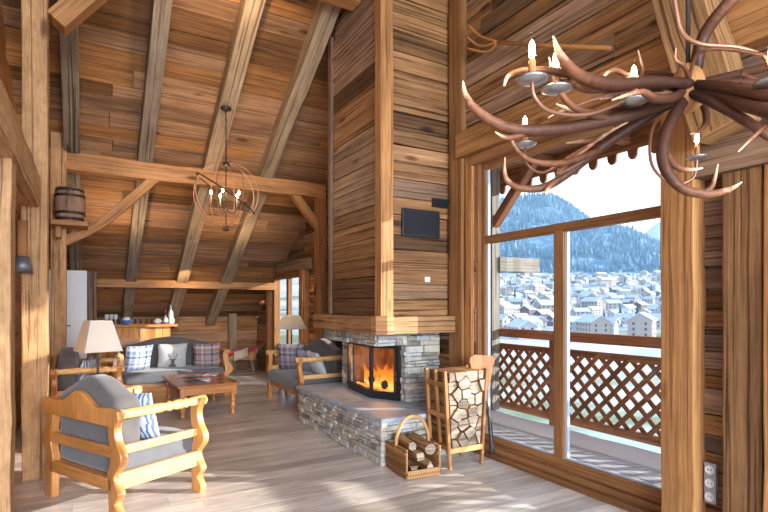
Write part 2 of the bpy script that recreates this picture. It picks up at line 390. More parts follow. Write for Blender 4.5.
def antler_mat():
    m, N, L, B = newmat('antler_horn')
    tcn = N.new('ShaderNodeTexCoord'); uv = tcn.outputs['UV']; sp = N.new('ShaderNodeSeparateXYZ'); L.new(uv, sp.inputs[0])
    x = N.new('ShaderNodeTexNoise'); x.inputs['Scale'].default_value = 34; x.inputs['Detail'].default_value = 7; L.new(tcn.outputs['Object'], x.inputs[0])
    t = math_(N, L, 'ADD', sp.outputs[0], math_(N, L, 'MULTIPLY', math_(N, L, 'SUBTRACT', x.outputs[0], .5), .35))
    r = ramp(N, [(0, (.030, .012, .008)), (.5, (.078, .029, .015)), (.78, (.22, .085, .038)), (.92, (.62, .38, .23)), (1, (.85, .66, .46))]); L.new(t, r.inputs[0])
    L.new(r.outputs[0], B.inputs['Base Color']); B.inputs['Roughness'].default_value = .5; B.inputs['Specular IOR Level'].default_value = .25
    bp = N.new('ShaderNodeBump'); bp.inputs['Strength'].default_value = .4; bp.inputs['Distance'].default_value = .01; L.new(x.outputs[0], bp.inputs['Height']); L.new(bp.outputs[0], B.inputs['Normal'])
    return m
M['antler'] = antler_mat()
def emis(name, col, s):
    m = bpy.data.materials.new(name); m.use_nodes = True; N = m.node_tree.nodes; L = m.node_tree.links; N.clear()
    o = N.new('ShaderNodeOutputMaterial'); x = N.new('ShaderNodeEmission'); x.inputs[0].default_value = tuple(col)+(1,); x.inputs[1].default_value = s; L.new(x.outputs[0], o.inputs[0]); return m
M['bulb'] = emis('glowing_bulb', (1, .80, .52), 22)
M['bulbsmall'] = emis('glowing_candle_bulb', (1, .80, .55), 25)
M['ember'] = emis('glowing_embers', (1, .22, .03), 3.0)
def flame_mat():
    m = bpy.data.materials.new('fire_flames'); m.use_nodes = True; N = m.node_tree.nodes; L = m.node_tree.links; N.clear()
    o = N.new('ShaderNodeOutputMaterial'); x = N.new('ShaderNodeEmission'); tcn = N.new('ShaderNodeTexCoord'); sp = N.new('ShaderNodeSeparateXYZ'); L.new(tcn.outputs['UV'], sp.inputs[0])
    n = N.new('ShaderNodeTexNoise'); n.inputs['Scale'].default_value = 9; L.new(tcn.outputs['Object'], n.inputs[0])
    t = math_(N, L, 'ADD', sp.outputs[1], math_(N, L, 'MULTIPLY', math_(N, L, 'SUBTRACT', n.outputs[0], .5), .6))
    r = ramp(N, [(0, (1, .62, .16)), (.35, (1, .34, .04)), (.8, (.7, .12, .01)), (1, (.3, .04, .0))]); L.new(t, r.inputs[0]); L.new(r.outputs[0], x.inputs[0]); x.inputs[1].default_value = 1.6
    tr = N.new('ShaderNodeBsdfTransparent'); mx = N.new('ShaderNodeMixShader')
    r2 = ramp(N, [(.15, (.95, .95, .95)), (.95, (.1, .1, .1))]); L.new(t, r2.inputs[0]); L.new(r2.outputs[0], mx.inputs[0]); L.new(tr.outputs[0], mx.inputs[1]); L.new(x.outputs[0], mx.inputs[2]); L.new(mx.outputs[0], o.inputs[0]); return m
M['flame'] = flame_mat()

# ------------------------------------------------------------------ plank and stone layers
def planks(mb, O, U, V, N, u0, u1, v0, v1, wd=(.14, .22), ln=(1.6, 4.0), th=.03, dep=.012, gap=.004, ulim=None, mi=0, jit=.0015):
    O, U, V, N = map(Vector, (O, U, V, N)); v = v0
    while v < v1-.01:
        h = min(R.uniform(*wd), v1-v)
        if v1-(v+h) < .05: h = v1-v
        a, b = u0, u1
        if ulim:
            q = ulim(v, v+h)
            a, b = max(a, q[0]), min(b, q[1])
        u = a; first = True
        while u < b-.01:
            l = R.uniform(*ln)*(R.uniform(.3, 1) if first else 1); first = False
            if b-(u+l) < .4: l = b-u
            dd = R.uniform(0, dep)
            mb.hexa(O+U*(u+gap/2)+V*(v+gap/2)-N*th, U*(l-gap), V*(h-gap), N*(th+dd), mi, jit, 1)
            u += l
        v += h
def stones(mb, O, U, V, N, u0, u1, v0, v1, hs=(.03, .085), ls=(.06, .24), th=.05, dep=.022, gap=.006):
    O, U, V, N = map(Vector, (O, U, V, N)); v = v0
    while v < v1-.005:
        h = min(R.uniform(*hs), v1-v)
        if v1-(v+h) < .02: h = v1-v
        u = u0
        while u < u1-.005:
            l = min(R.uniform(*ls), u1-u)
            if u1-(u+l) < .04: l = u1-u
            parts = [(v, h)]
            if h > .06 and R.random() < .35: k = R.uniform(.4, .6)*h; parts = [(v, k), (v+k, h-k)]
            for (vv, hh) in parts:
                dd = R.uniform(0, dep); j = .006
                o = O+U*(u+gap/2)+V*(vv+gap/2)-N*th
                a, b, c = U*(l-gap), V*(hh-gap), N*(th+dd)
                # box with a jittered front
                q = [o, o+a, o+a+b, o+b]; fr = [p+c+U*R.uniform(-j, j)*.5+V*R.uniform(-j, j)*.5+N*R.uniform(-j, j) for p in q]
                ce = o+a*.5+b*.5+c+N*R.uniform(0, .010)
                mid = [p.lerp(ce, .28)+N*R.uniform(.0, .006) for p in fr]
                vs = q+fr+mid
                fs = [[0, 4, 7, 3], [1, 2, 6, 5], [0, 1, 5, 4], [3, 7, 6, 2], [8, 9, 10, 11]]+[[4+k_, 4+(k_+1) % 4, 8+(k_+1) % 4, 8+k_] for k_ in range(4)]
                if U.cross(V).dot(N) < 0: fs = [f[::-1] for f in fs]
                mb.add(vs, fs, [[(0, 0)]*len(f) for f in fs], 0, False)
            u += l
        v += h

# ------------------------------------------------------------------ room dimensions
WX = 3.58           # window wall
YB = 12.5           # back wall
S = .57             # roof slope
def zc(y): return 1.45 + S*(12.2-y) if y > 2.0 else 1.45+S*10.2 - S*(2.0-y)      # board surface
YF = -2.2

# floor
mb = MB(); v = YF
planks(mb, (0, 0, 0), (1, 0, 0), (0, 1, 0), (0, 0, 1), -3.0, WX+.02, YF, YB, wd=(.17, .2), ln=(1.8, 3.2), th=.03, dep=.0, gap=.002, jit=0)
struct(mb.build('floor', W['floor']))
mb = MB(); mb.box(-3.2, WX+.3, YF-.1, YB+.3, -.30, -.031); struct(mb.build('trim_1', W['dark']))

# ceiling: boards run along x, rows go up the slope
mb = MB(); cs = 1/math.hypot(1, S)
Vd = Vector((0, -cs, S*cs)); Nn = Vector((0, -S*cs, -cs))
Ltot = (YB-2.0)/cs
planks(mb, (0, YB, zc(YB)), (1, 0, 0), Vd, Nn, -3.0, WX+.02, 0, Ltot, wd=(.17, .28), ln=(3.2, 6.5), th=.03, dep=.014, gap=.007, jit=.003)
planks(mb, (0, YF, zc(YF)), (1, 0, 0), (0, cs, S*cs), (0, S*cs, -cs), -3.0, WX+.02, 0, (2.0-YF)/cs, wd=(.2, .27), ln=(2, 3.6))
mb.hexa((-3.1, YB+.3, zc(YB+.3)+.05), (6.8, 0, 0), (0, -(YB+.3-2.0), S*(YB-1.7)), (0, 0, .12))
mb.hexa((-3.1, YF, zc(YF)+.05), (6.8, 0, 0), (0, 2.0-YF, S*(2.0-YF)), (0, 0, .12))
struct(mb.build('ceiling', W['ceil']))

# back wall
mb = MB(); planks(mb, (0, YB, 0), (1, 0, 0), (0, 0, 1), (0, -1, 0), -3.0, WX, 0, zc(YB)+.1, wd=(.2, .3), ln=(2, 4), th=.06, dep=.02)
mb.box(-3.1, WX+.1, YB+.06, YB+.12, 0, 1.5)
struct(mb.build('wall_back', W['ceil']))
# left wall of the neighbouring room, behind the posts
mb = MB(); planks(mb, (-3.0, 0, 0), (0, 1, 0), (0, 0, 1), (1, 0, 0), 1.0, YB, 0, 6.5, wd=(.2, .3), ln=(2, 4), ulim=lambda a, b: (1.0, 12.2-(b-1.45)/S))
struct(mb.build('wall_left', W['wall']))
mb = MB(); planks(mb, (-.78, 0, 0), (0, 1, 0), (0, 0, 1), (1, 0, 0), 2.6, 10.4, 0, 4.6, wd=(.2, .3), ln=(2, 4), ulim=lambda a, b: (2.6, 12.2-(b-1.45)/S-.1))
struct(mb.build('wall_partition', W['beam']))

# window wall (x = WX, faces -x) with openings
OPEN_ = [(2.05, 4.20, 0.0, 3.10), (6.55, 7.85, .95, 2.05), (9.25, 11.05, 0.0, 2.22)]
mb = MB(); mats_wall = [W['wall'], W['dark']]
def wall_piece(y0, y1, z0, z1, mi=0, wd=(.15, .26), gap=.009):
    planks(mb, (WX, 0, 0), (0, 1, 0), (0, 0, 1), (-1, 0, 0), y0, y1, z0, z1, wd=wd, ln=(1.8, 4.5), th=.06, dep=.022, mi=mi, gap=gap, jit=.004,
           ulim=lambda a, b: (YF, 12.2-(b-1.45)/S+.15))
wall_piece(YF, 2.05, 0, 3.10, 1, (.10, .17)); wall_piece(4.24, 6.55, 0, 3.10); wall_piece(6.55, 7.85, 0, .95); wall_piece(6.55, 7.85, 2.05, 3.10)
wall_piece(7.85, 9.25, 0, 3.10); wall_piece(9.25, 11.05, 2.22, 3.10); wall_piece(11.05, YB, 0, 2.0)
wall_piece(YF, 12.2, 3.10, 6.9)
for pts in ([(YF, 0), (2.05, 0), (2.05, 3.1), (YF, 3.1)], [(4.24, 0), (6.55, 0), (6.55, 3.1), (4.24, 3.1)], [(6.55, 0), (7.85, 0), (7.85, .95), (6.55, .95)],
            [(6.55, 2.05), (7.85, 2.05), (7.85, 3.1), (6.55, 3.1)], [(7.85, 0), (9.25, 0), (9.25, 3.1), (7.85, 3.1)], [(9.25, 2.22), (11.0, 2.22), (9.45, 3.1), (9.25, 3.1)],
            [(11.05, 0), (YB, 0), (YB, 1.4), (11.05, 2.2)], [(YF, 3.1), (9.45, 3.1), (2.0, zc(2.0)+.1), (YF, zc(YF)+.1)]):
    mb.prism(pts, Matrix(((0, 1, 0, WX+.015), (1, 0, 0, 0), (0, 0, 1, 0), (0, 0, 0, 1))), .05, 1)
struct(mb.build('wall_right', mats_wall))

# ------------------------------------------------------------------ chimney
CX0, CY0, CY1 = 2.67, 4.68, 5.98
mb = MB()
planks(mb, (CX0, 0, 0), (0, 1, 0), (0, 0, 1), (-1, 0, 0), CY0+.05, CY1, 1.43, 5.3, wd=(.17, .26), ln=(3, 4), th=.04, dep=.025, gap=.009, jit=.004, ulim=lambda a, b: (0, 12.2-(b-1.45)/S))
planks(mb, (0, CY0, 0), (1, 0, 0), (0, 0, 1), (0, -1, 0), CX0+.05, WX-.02, 1.43, 5.9, wd=(.15, .25), ln=(3, 4), th=.04, dep=.025, gap=.009, jit=.004)
mb.box(CX0, WX, CY1-.04, CY1, 1.43, 5.0)
struct(mb.build('wall_chimney', W['wall']))
mb = MB()
mb.box(CX0-.05, CX0+.10, CY0-.06, CY0+.08, 1.43, 5.75, j=.003, n=8)
struct(mb.build('trim_2', W['beam'], bevel=.008))
mb = MB(); mb.box(CX0-.04, CX0+.05, CY1-.06, CY1+.03, 1.43, 4.93, j=.002, n=6); struct(mb.build('trim_3', W['dark'], bevel=.006))
# mantel beams
mt = thing('mantel', 'thick hewn beam mantel wrapping the chimney above the fireplace', 'mantel', (2.57, 4.52, 1.25))
def at_parent(o, par): o.location = tuple(-Vector(par.location)) if par.rotation_euler.z == 0 else o.location; return o
mb = MB(); mb.box(2.56, 2.78, 4.60, 6.35, 1.25, 1.43, j=.004, n=8); at_parent(mb.build('beam', W['mantel'], mt, .01), mt)
mb = MB(); mb.box(2.66, 3.50, 4.50, 4.70, 1.25, 1.43, j=.004, n=6); at_parent(mb.build('beam', W['mantel'], mt, .01), mt)
mb = MB(); mb.prism([(2.54, 4.585), (2.62, 4.49), (2.70, 4.49), (2.70, 4.70), (2.54, 4.70)], Matrix(((1, 0, 0, 0), (0, 0, 1, 0), (0, 1, 0, 1.245), (0, 0, 0, 1))), .19); at_parent(mb.build('corner_block', W['mantel'], mt, .008), mt)

# hearth bench + stone body
fp = thing('fireplace', 'grey dry-stone corner fireplace with long raised hearth and glazed fire', 'fireplace', (2.42, 4.25, 0))
mb = MB()
stones(mb, (2.44, 0, 0), (0, 1, 0), (0, 0, 1), (-1, 0, 0), 4.26, 6.52, 0, .425)
stones(mb, (0, 4.28, 0), (1, 0, 0), (0, 0, 1), (0, -1, 0), 2.42, 3.52, 0, .425)
mb.box(2.46, 3.52, 4.30, 6.52, 0, .42)
at_parent(mb.build('hearth_bench', M['stone'], fp), fp)
mb = MB(); mb.prism([(2.40, 4.22), (3.53, 4.22), (3.53, 6.55), (2.40, 6.55)], Matrix(((1, 0, 0, 0), (0, 0, 1, 0), (0, 1, 0, .425), (0, 0, 0, 1))), .04)
at_parent(mb.build('hearth_slab', M['slab'], fp, .008), fp)
mb = MB()
# pillar beside the fire
stones(mb, (0, 4.84, 0), (1, 0, 0), (0, 0, 1), (0, -1, 0), 3.07, 3.52, .465, 1.25)
stones(mb, (3.07, 0, 0), (0, 1, 0), (0, 0, 1), (-1, 0, 0), 4.83, 5.03, .465, 1.25, ls=(.06, .12))
mb.box(3.10, 3.52, 4.87, 5.03, .465, 1.25)
# stone behind/left of the fire
stones(mb, (2.97, 0, 0), (0, 1, 0), (0, 0, 1), (-1, 0, 0), 6.04, 6.28, .465, 1.25)
mb.box(3.0, 3.52, 6.06, 6.28, .465, 1.25)
# lintel under the mantel
stones(mb, (2.70, 0, 0), (0, 1, 0), (0, 0, 1), (-1, 0, 0), 4.86, 6.28, 1.10, 1.25, hs=(.05, .08))
stones(mb, (0, 4.84, 0), (1, 0, 0), (0, 0, 1), (0, -1, 0), 2.70, 3.07, 1.10, 1.25, hs=(.05, .08))
mb.box(2.73, 3.5, 4.87, 6.28, 1.12, 1.25)
at_parent(mb.build('stone_surround', M['stone'], fp), fp)
# glazed insert (bay of three panes)
A_, B_, C_ = Vector((3.04, 4.95, 0)), Vector((2.86, 5.27, 0)), Vector((2.95, 6.04, 0))
z0, z1 = .465, 1.10
mb = MB()
for q in (A_, B_, C_): mb.box(q.x-.018, q.x+.018, q.y-.018, q.y+.018, z0, z1)
for a, b in ((A_, B_), (B_, C_)):
    mb.beam(a+Vector((0, 0, z0+.045)), b+Vector((0, 0, z0+.045)), .04, .09); mb.beam(a+Vector((0, 0, z1-.025)), b+Vector((0, 0, z1-.025)), .04, .05)
mb.prism([(A_.x, A_.y), (B_.x, B_.y), (C_.x, C_.y), (3.5, 6.03), (3.5, 5.04)], Matrix(((1, 0, 0, 0), (0, 0, 1, 0), (0, 1, 0, z0), (0, 0, 0, 1))), .06)
fr_ = at_parent(mb.build('firebox_frame', M['black'], fp), fp)
mb = MB()
for a, b in ((A_, B_), (B_, C_)):
    mb.beam(a+Vector((0, 0, .81)), b+Vector((0, 0, .81)), .006, .56)
o = mb.build('pane', M['glass'], fr_)
mb = MB(); mb.box(3.46, 3.50, 5.03, 6.05, .52, 1.10); mb.box(3.03, 3.46, 5.03, 5.05, .52, 1.10); mb.box(3.0, 3.46, 6.0, 6.03, .52, 1.10)
mb.box(2.95, 3.5, 5.0, 6.05, 1.095, 1.11)
o = mb.build('fire_lining', plain('soot_brick', (.10, .055, .035), .9, nscale=12, namt=.4), fp); at_parent(o, fp)
mb = MB()
for k in range(40):
    a = P(0, 0, 1); cx, cy = R.uniform(3.05, 3.32), R.uniform(5.12, 5.9); hgt = R.uniform(.10, .30); wd_ = R.uniform(.025, .06); ph = R.uniform(0, 6)
    prof = []
    def fl(u, v, cx=cx, cy=cy, hgt=hgt, wd_=wd_, ph=ph):
        rr = wd_*(math.sin(PI*min(1, .18+v*.82)**.8))*(1-v*.4); an = u*2*PI
        return Vector((cx+rr*math.cos(an)+.03*v*math.sin(ph+4*v), cy+rr*math.sin(an)+.04*v*math.cos(ph+5*v), .56+hgt*v))
    mb.grid(fl, 8, 8)
o = mb.build('flames', M['flame'], fp); at_parent(o, fp); o['kind'] = 'stuff'
mb = MB(); mb.grid(lambda u, v: Vector((3.0+.4*u, 5.1+.85*v, .535+.02*math.sin(13*u+7*v)*math.cos(19*v))), 10, 14)
at_parent(mb.build('embers', M['ember'], fp), fp)
charred = plain('charred_log', (.03, .022, .018), .9, nscale=20, namt=.5)
for p, q in (((3.0, 5.2, .60), (3.3, 5.75, .60)), ((3.08, 5.75, .59), (3.22, 5.15, .63)), ((2.98, 5.55, .63), (3.36, 5.45, .66))):
    mb = MB(); p, q = Vector(p), Vector(q); mb.tube([p, p.lerp(q, .5)+Vector((0, 0, .01)), q], [.04, .045, .035], 8)
    at_parent(mb.build('burning_log', charred, fp), fp)
light('fire_light', 'POINT', (3.2, 5.5, .85), 26, (1, .42, .12), size=.12)

# screen, vent, switch on the chimney
sc_ = thing('wall_screen', 'flat black framed screen set into the chimney boards', 'screen', (2.8, CY0-.03, 2.25))
def local(o, par): o.location = tuple(-Vector(par.location)); return o
def onface(x, y): # point of the chimney front face seen at a pixel
    u = (x-384)/512; d = (CY0-.02)/(F.y+RT.y*u); return Vector((F.x*d+RT.x*u*d, CY0-.02, CAMZ+d*(305-y)/512))
p, q = onface(401.5, 236), onface(438.5, 212)
mb = MB(); mb.box(p.x, q.x, CY0-.045, CY0-.015, p.z, q.z); local(mb.build('bezel', M['black'], sc_, .004), sc_)
mb = MB(); mb.box(p.x+.025, q.x-.025, CY0-.048, CY0-.046, p.z+.025, q.z-.025); local(mb.build('display', M['screen'], sc_), sc_)
p, q = onface(432, 207), onface(447, 200)
mb = MB(); mb.box(p.x, q.x, CY0-.035, CY0-.015, p.z, q.z)
for k in range(4): mb.box(p.x+.008, q.x-.008, CY0-.040, CY0-.034, p.z+.008+k*.015, p.z+.014+k*.015)
tag(mb.build('air_vent', M['black']), 'small black slotted vent above the screen on the chimney', 'vent')
p, q = onface(424.5, 282), onface(429.5, 277)
mb = MB(); mb.box(p.x, q.x, CY0-.035, CY0-.015, p.z, q.z); mb.box(p.x+.015, q.x-.015, CY0-.042, CY0-.034, p.z+.01, q.z-.01)
tag(mb.build('light_switch', M['white'], bevel=.003), 'small pale square switch on the chimney boards below the screen', 'switch')

# ------------------------------------------------------------------ posts, purlins, rafters (structure)
ntrim = [4]
def trimb(fn, mat, bev=.01):
    mb = MB(); fn(mb); o = mb.build('trim_%d' % ntrim[0], mat, bevel=bev); ntrim[0] += 1; return struct(o)
for k, X in enumerate((-1.05, -.19, .68, 1.62, 2.47)):
    yl, yu = YB+.05, 2.1
    wdt = (.17, .18, .19, .22, .21, .2)[k]
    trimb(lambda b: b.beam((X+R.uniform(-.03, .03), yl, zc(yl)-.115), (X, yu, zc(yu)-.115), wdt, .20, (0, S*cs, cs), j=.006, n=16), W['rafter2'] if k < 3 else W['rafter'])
trimb(lambda b: b.box(-.50, 3.50, 8.05, 8.25, 3.36, 3.60, j=.012, n=10), W['beam'])         # middle purlin
trimb(lambda b: b.box(-.50, CX0-.03, 5.10, 5.32, 4.94, 5.20, j=.006, n=8), W['beam'])        # upper purlin
trimb(lambda b: b.box(-.10, WX-.05, 10.85, 11.02, 1.88, 2.03, j=.006, n=8), W['beam'])      # lower purlin
trimb(lambda b: b.box(-.45, -.27, 8.02, 8.20, 0, 4.0, j=.006, n=10), W['hewn'])             # purlin post left
trimb(lambda b: b.box(3.34, 3.50, 8.05, 8.22, 0, 3.37, j=.004, n=8), W['beam'])             # purlin post right
trimb(lambda b: b.hexa((-.52, 5.48, 0), (0, 0, 5.0), (.195, 0, 0), (0, .20, 0), 0, .006, 14), W['hewn'])   # big post
trimb(lambda b: b.hexa((-.78, 3.72, 0), (0, 0, 2.43), (.38, 0, 0), (0, .2, 0), 0, .006, 14), W['hewn'])    # nearest post
# braces
def curvedbeam(b, p0, pm, p1, w_, h_, n=8):
    pts = [Vector(q) for q in crom([tuple(p0), tuple(pm), tuple(p1)], n)]
    for a_, c_ in zip(pts[:-1], pts[1:]): pass
    up = Vector((0, -1, 0)); vs = []; L = 0; ou = R.uniform(0, 30)
    rings = []
    for i, q in enumerate(pts):
        t = (pts[min(i+1, len(pts)-1)]-pts[max(i-1, 0)]).normalized(); sd = t.cross(up).normalized(); u = sd.cross(t)
        rings.append([q-sd*h_/2-u*w_/2, q+sd*h_/2-u*w_/2, q+sd*h_/2+u*w_/2, q-sd*h_/2+u*w_/2])
    vs = [p for g in rings for p in g]; fs = []; us = []; per = [0, h_, h_+w_, 2*h_+w_, 2*(h_+w_)]
    for i in range(len(pts)-1):
        l = (pts[i+1]-pts[i]).length
        for k in range(4):
            k2 = (k+1) % 4; fs.append([i*4+k, i*4+k2, i*4+4+k2, i*4+4+k]); us.append([(ou+L, per[k]), (ou+L, per[k+1]), (ou+L+l, per[k+1]), (ou+L+l, per[k])])
        L += l
    m = 4*(len(pts)-1); fs += [[3, 2, 1, 0], [m, m+1, m+2, m+3]]; us += [[(0, 0)]*4]*2
    b.add(vs, fs, us)
trimb(lambda b: curvedbeam(b, (-.30, 8.12, 2.40), (.18, 8.12, 2.72), (.85, 8.12, 3.42), .12, .13), W['beam'])
trimb(lambda b: curvedbeam(b, (3.42, 8.13, 2.85), (3.16, 8.13, 3.13), (2.92, 8.13, 3.42), .12, .14), W['beam'])
trimb(lambda b: b.box(-.66, -.38, 2.3, 5.47, 2.42, 2.70, j=.006, n=8), W['hewn'])
trimb(lambda b: b.beam((-.27, 5.58, 4.13), (.49, 5.58, 5.09), .18, .20, (0, -1, 0), j=.003, n=4), W['beam'])
trimb(lambda b: b.hexa((-.06, 10.62, 0), (0, 0, 2.15), (.17, 0, 0), (0, .17, 0), 0, .005, 8), W['dark'])
trimb(lambda b: b.box(2.85, 3.03, 12.28, 12.44, 0, 1.35, j=.003, n=4), W['rafter'])
# corner posts between chimney and window
trimb(lambda b: b.hexa((3.50, 4.40, 0), (0, 0, 5.6), (.08, 0, 0), (0, .23, 0), 0, .004, 12), W['beam'])
trimb(lambda b: b.hexa((3.53, 4.27, 0), (0, 0, 3.15), (.06, 0, 0), (0, .11, 0), 0, .003, 8), W['beam'])
# lintel over the window and header to the right
trimb(lambda b: b.hexa((3.46, 1.2, 3.14), (0, 3.25, 0), (.12, 0, 0), (0, 0, .27), 0, .006, 8), W['beam'])
trimb(lambda b: b.hexa((3.52, 2.1, 3.04), (0, 2.2, 0), (.10, 0, 0), (0, 0, .10), 0, .002, 4), W['trim'])
trimb(lambda b: b.hexa((3.44, 1.90, 0), (0, 0, 3.16), (.20, 0, 0), (0, .23, 0), 0, .003, 10), W['beam'])   # big window post
trimb(lambda b: b.hexa((3.47, 1.525, 0), (0, 0, 2.38), (.10, 0, 0), (0, .22, 0), 0, .004, 8), W['wall'])
trimb(lambda b: b.hexa((3.45, 1.30, 0), (0, 0, 2.38), (.14, 0, 0), (0, .21, 0), 0, .004, 8), W['beam'])
trimb(lambda b: b.hexa((3.44, .4, 2.38), (0, 1.55, 0), (.14, 0, 0), (0, 0, .22), 0, .004, 6), W['wall'])
trimb(lambda b: b.beam((3.36, 1.66, 2.6), (3.30, 2.12, 4.4), .22, .30, (0, -1, 0), j=.006, n=8), W['mantel'])

# ------------------------------------------------------------------ main window
def window_unit(name, frame, panes, seals=()):
    e_ = bpy.data.objects.new(name, None); COL.objects.link(e_); e_['kind'] = 'structure'; e_.location = (WX, frame[0][2], frame[0][4])
    mb = MB()
    for b in frame: mb.box(*b, j=.001, n=2)
    local(mb.build('window_frame', W['trim'], e_, .006), e_)
    for b in panes: mb = MB(); mb.box(*b); local(mb.build('pane', M['glass'], e_), e_)
    if seals:
        mb = MB()
        for b in seals: mb.box(*b)
        local(mb.build('pane_seal', plain('grey_seal', (.45, .5, .56), .4), e_), e_)
    return e_
gx0, gx1 = 3.62, 3.70
fr = [(gx0, gx1, 4.16, 4.24, .03, 3.06), (gx0, gx1, 2.05, 4.18, .03, .19), (gx0, gx1, 2.05, 4.18, 2.20, 2.28),
      (gx0, gx1, 2.05, 4.18, 2.98, 3.08), (gx0, gx1, 3.125, 3.235, .18, 2.22), (gx0, gx1, 2.03, 2.12, .03, 3.06)]
pn = [(3.655, 3.665, 3.23, 4.17, .18, 2.21), (3.655, 3.665, 2.11, 3.13, .18, 2.21), (3.655, 3.665, 2.11, 4.17, 2.27, 2.99)]
ss = [(3.645, 3.675, 4.135, 4.16, .19, 2.20), (3.645, 3.675, 3.10, 3.125, .19, 2.20), (3.645, 3.675, 4.135, 4.16, 2.28, 2.98), (3.645, 3.675, 2.12, 3.10, .19, .205), (3.645, 3.675, 3.235, 4.135, .19, .205)]
window_unit('window_1', fr, pn, ss)
trimb(lambda b: b.box(3.50, 3.62, 2.16, 4.28, 0, .05, j=.001, n=4), W['trim'], .004)
trimb(lambda b: b.box(3.56, 3.63, 2.16, 4.28, .05, .10, j=.001, n=4), W['trim'], .004)
trimb(lambda b: b.hexa((3.57, 4.21, .05), (0, 0, 3.05), (.15, 0, 0), (0, .07, 0), 0, .001, 4), W['trim'], .004)
window_unit('window_2', [(3.52, 3.62, 6.55, 6.63, .95, 2.05), (3.52, 3.62, 7.77, 7.85, .95, 2.05), (3.52, 3.62, 6.6, 7.8, .95, 1.02), (3.52, 3.62, 6.6, 7.8, 1.98, 2.05)],
            [(3.56, 3.57, 6.6, 7.8, 1.0, 2.0)])
window_unit('door_1', [(3.50, 3.64, 9.25, 9.40, 0, 2.22), (3.50, 3.64, 10.90, 11.05, 0, 2.22), (3.50, 3.64, 9.3, 11.0, 2.10, 2.22), (3.50, 3.64, 9.3, 11.0, .0, .12), (3.53, 3.62, 10.08, 10.20, .1, 2.12)],
            [(3.575, 3.585, 9.38, 10.1, .1, 2.12), (3.575, 3.585, 10.18, 10.92, .1, 2.12)])
trimb(lambda b: b.hexa((3.44, 8.9, 2.22), (0, 2.5, 0), (.14, 0, 0), (0, 0, .20), 0, .005, 6), W['rafter'])
trimb(lambda b: b.hexa((3.42, 11.1, 0), (0, 0, 2.05), (.15, 0, 0), (0, .16, 0), 0, .003, 6), W['beam'])
trimb(lambda b: b.hexa((3.44, 9.06, 0), (0, 0, 2.22), (.14, 0, 0), (0, .17, 0), 0, .003, 6), W['beam'])
# baseboard pieces
mb = MB(); mb.box(3.50, 3.58, YF, 1.38, 0, .10); struct(mb.build('baseboard_right', W['trim']))

# white door left
dr = bpy.data.objects.new('door_2', None); COL.objects.link(dr); dr['kind'] = 'structure'; dr.location = (-.75, 10.2, 0)
mb = MB(); mb.box(-.76, -.04, 10.2, 10.25, 0, 2.14); local(mb.build('door_leaf', M['white'], dr, .004), dr)
mb = MB(); mb.box(-.40, -.36, 10.18, 10.2, 1.10, 1.24); mb.tube([(-.38, 10.18, 1.20), (-.38, 10.13, 1.20), (-.28, 10.13, 1.20)], .01, 8); mb.box(-.39, -.37, 10.18, 10.2, 1.45, 1.50)
local(mb.build('door_handle', M['iron'], dr), dr)

# ------------------------------------------------------------------ balcony
mb = MB()
planks(mb, (0, 0, -.06), (0, 1, 0), (1, 0, 0), (0, 0, 1), -2.5, 12.5, WX+.12, 5.30, wd=(.14, .15), ln=(3, 4), dep=0, gap=.008)
m_deck = wood('wet_balcony_boards', (.46, .49, .53), (.64, .67, .71), (.76, .79, .83), island=.2, cracks=.3, knots=0, rough=.35, bump=.1)
bl = struct(mb.build('trim_%d' % ntrim[0], m_deck)); ntrim[0] += 1
mb = MB()
def snowf(u, v):
    y = -2.5+15*u; x = 4.80+.5*v
    return Vector((x+.03*noise.noise(Vector((y*2, v*3, 0))), y, -.055+.07*math.sin(PI*min(1, max(0, v*1.0)))**.6*(.8+.3*noise.noise(Vector((y*1.5, v*2, 3))))))
mb.grid(snowf, 120, 8); tag(mb.build('snow_strip', M['snow']), 'long strip of snow lying along the foot of the balcony railing', 'snow', kind='stuff')
br = thing('balcony_railing', 'brown wooden balcony railing with diamond lattice and double top rail', 'railing', (5.35, 5.0, -.05))
mb = MB(); mb.box(5.31, 5.41, -2.5, 12.4, 1.08, 1.20, j=.003, n=12); local(mb.build('handrail', W['rail'], br, .008), br)
mb = MB(); mb.box(5.32, 5.38, -2.5, 12.4, .90, .98); local(mb.build('upper_rail', W['rail'], br), br)
mb = MB(); mb.box(5.32, 5.38, -2.5, 12.4, .02, .12); local(mb.build('lower_rail', W['rail'], br), br)
mb = MB(); y = -3.3; k = 0
while y < 12.4:
    for s_ in (1, -1):
        a = Vector((5.335+.015*s_, y, .10)); b = Vector((5.335+.015*s_, y+.80, .92))
        if s_ < 0: a.y, b.y = b.y, a.y
        if min(a.y, b.y) > -2.5 and max(a.y, b.y) < 12.4: mb.beam(a, b, .014, .055, (1, 0, 0) if False else (0, 0, 1))
    y += .205
o = mb.build('lattice', W['rail'], br); local(o, br)
for y in (-2.4, 1.15, 4.75, 8.3, 12.0):
    mb = MB(); mb.box(5.29, 5.39, y-.05, y+.05, -.1, 1.08); local(mb.build('post', W['rail'], br), br)
# porch post with brace and projecting log
pp = thing('porch_post', 'pale sunlit timber post carrying the balcony roof, with a brace', 'post', (5.25, 5.85, -.05))
mb = MB(); mb.box(5.17, 5.33, 5.78, 5.94, -.05, 3.72, j=.003, n=8); local(mb.build('shaft', W['grey'], pp, .008), pp)
mb = MB(); mb.beam((5.25, 5.8, 2.75), (5.25, 5.0, 3.55), .12, .12, (1, 0, 0)); local(mb.build('brace', W['rail'], pp, .006), pp)
mb = MB(); mb.hexa((5.30, 5.75, 2.05), (.82, 0, 0), (0, .2, 0), (0, 0, .22), 0, .006, 6)
tag(mb.build('projecting_log', W['grey']), 'grey weathered log jutting out past the porch post', 'log')
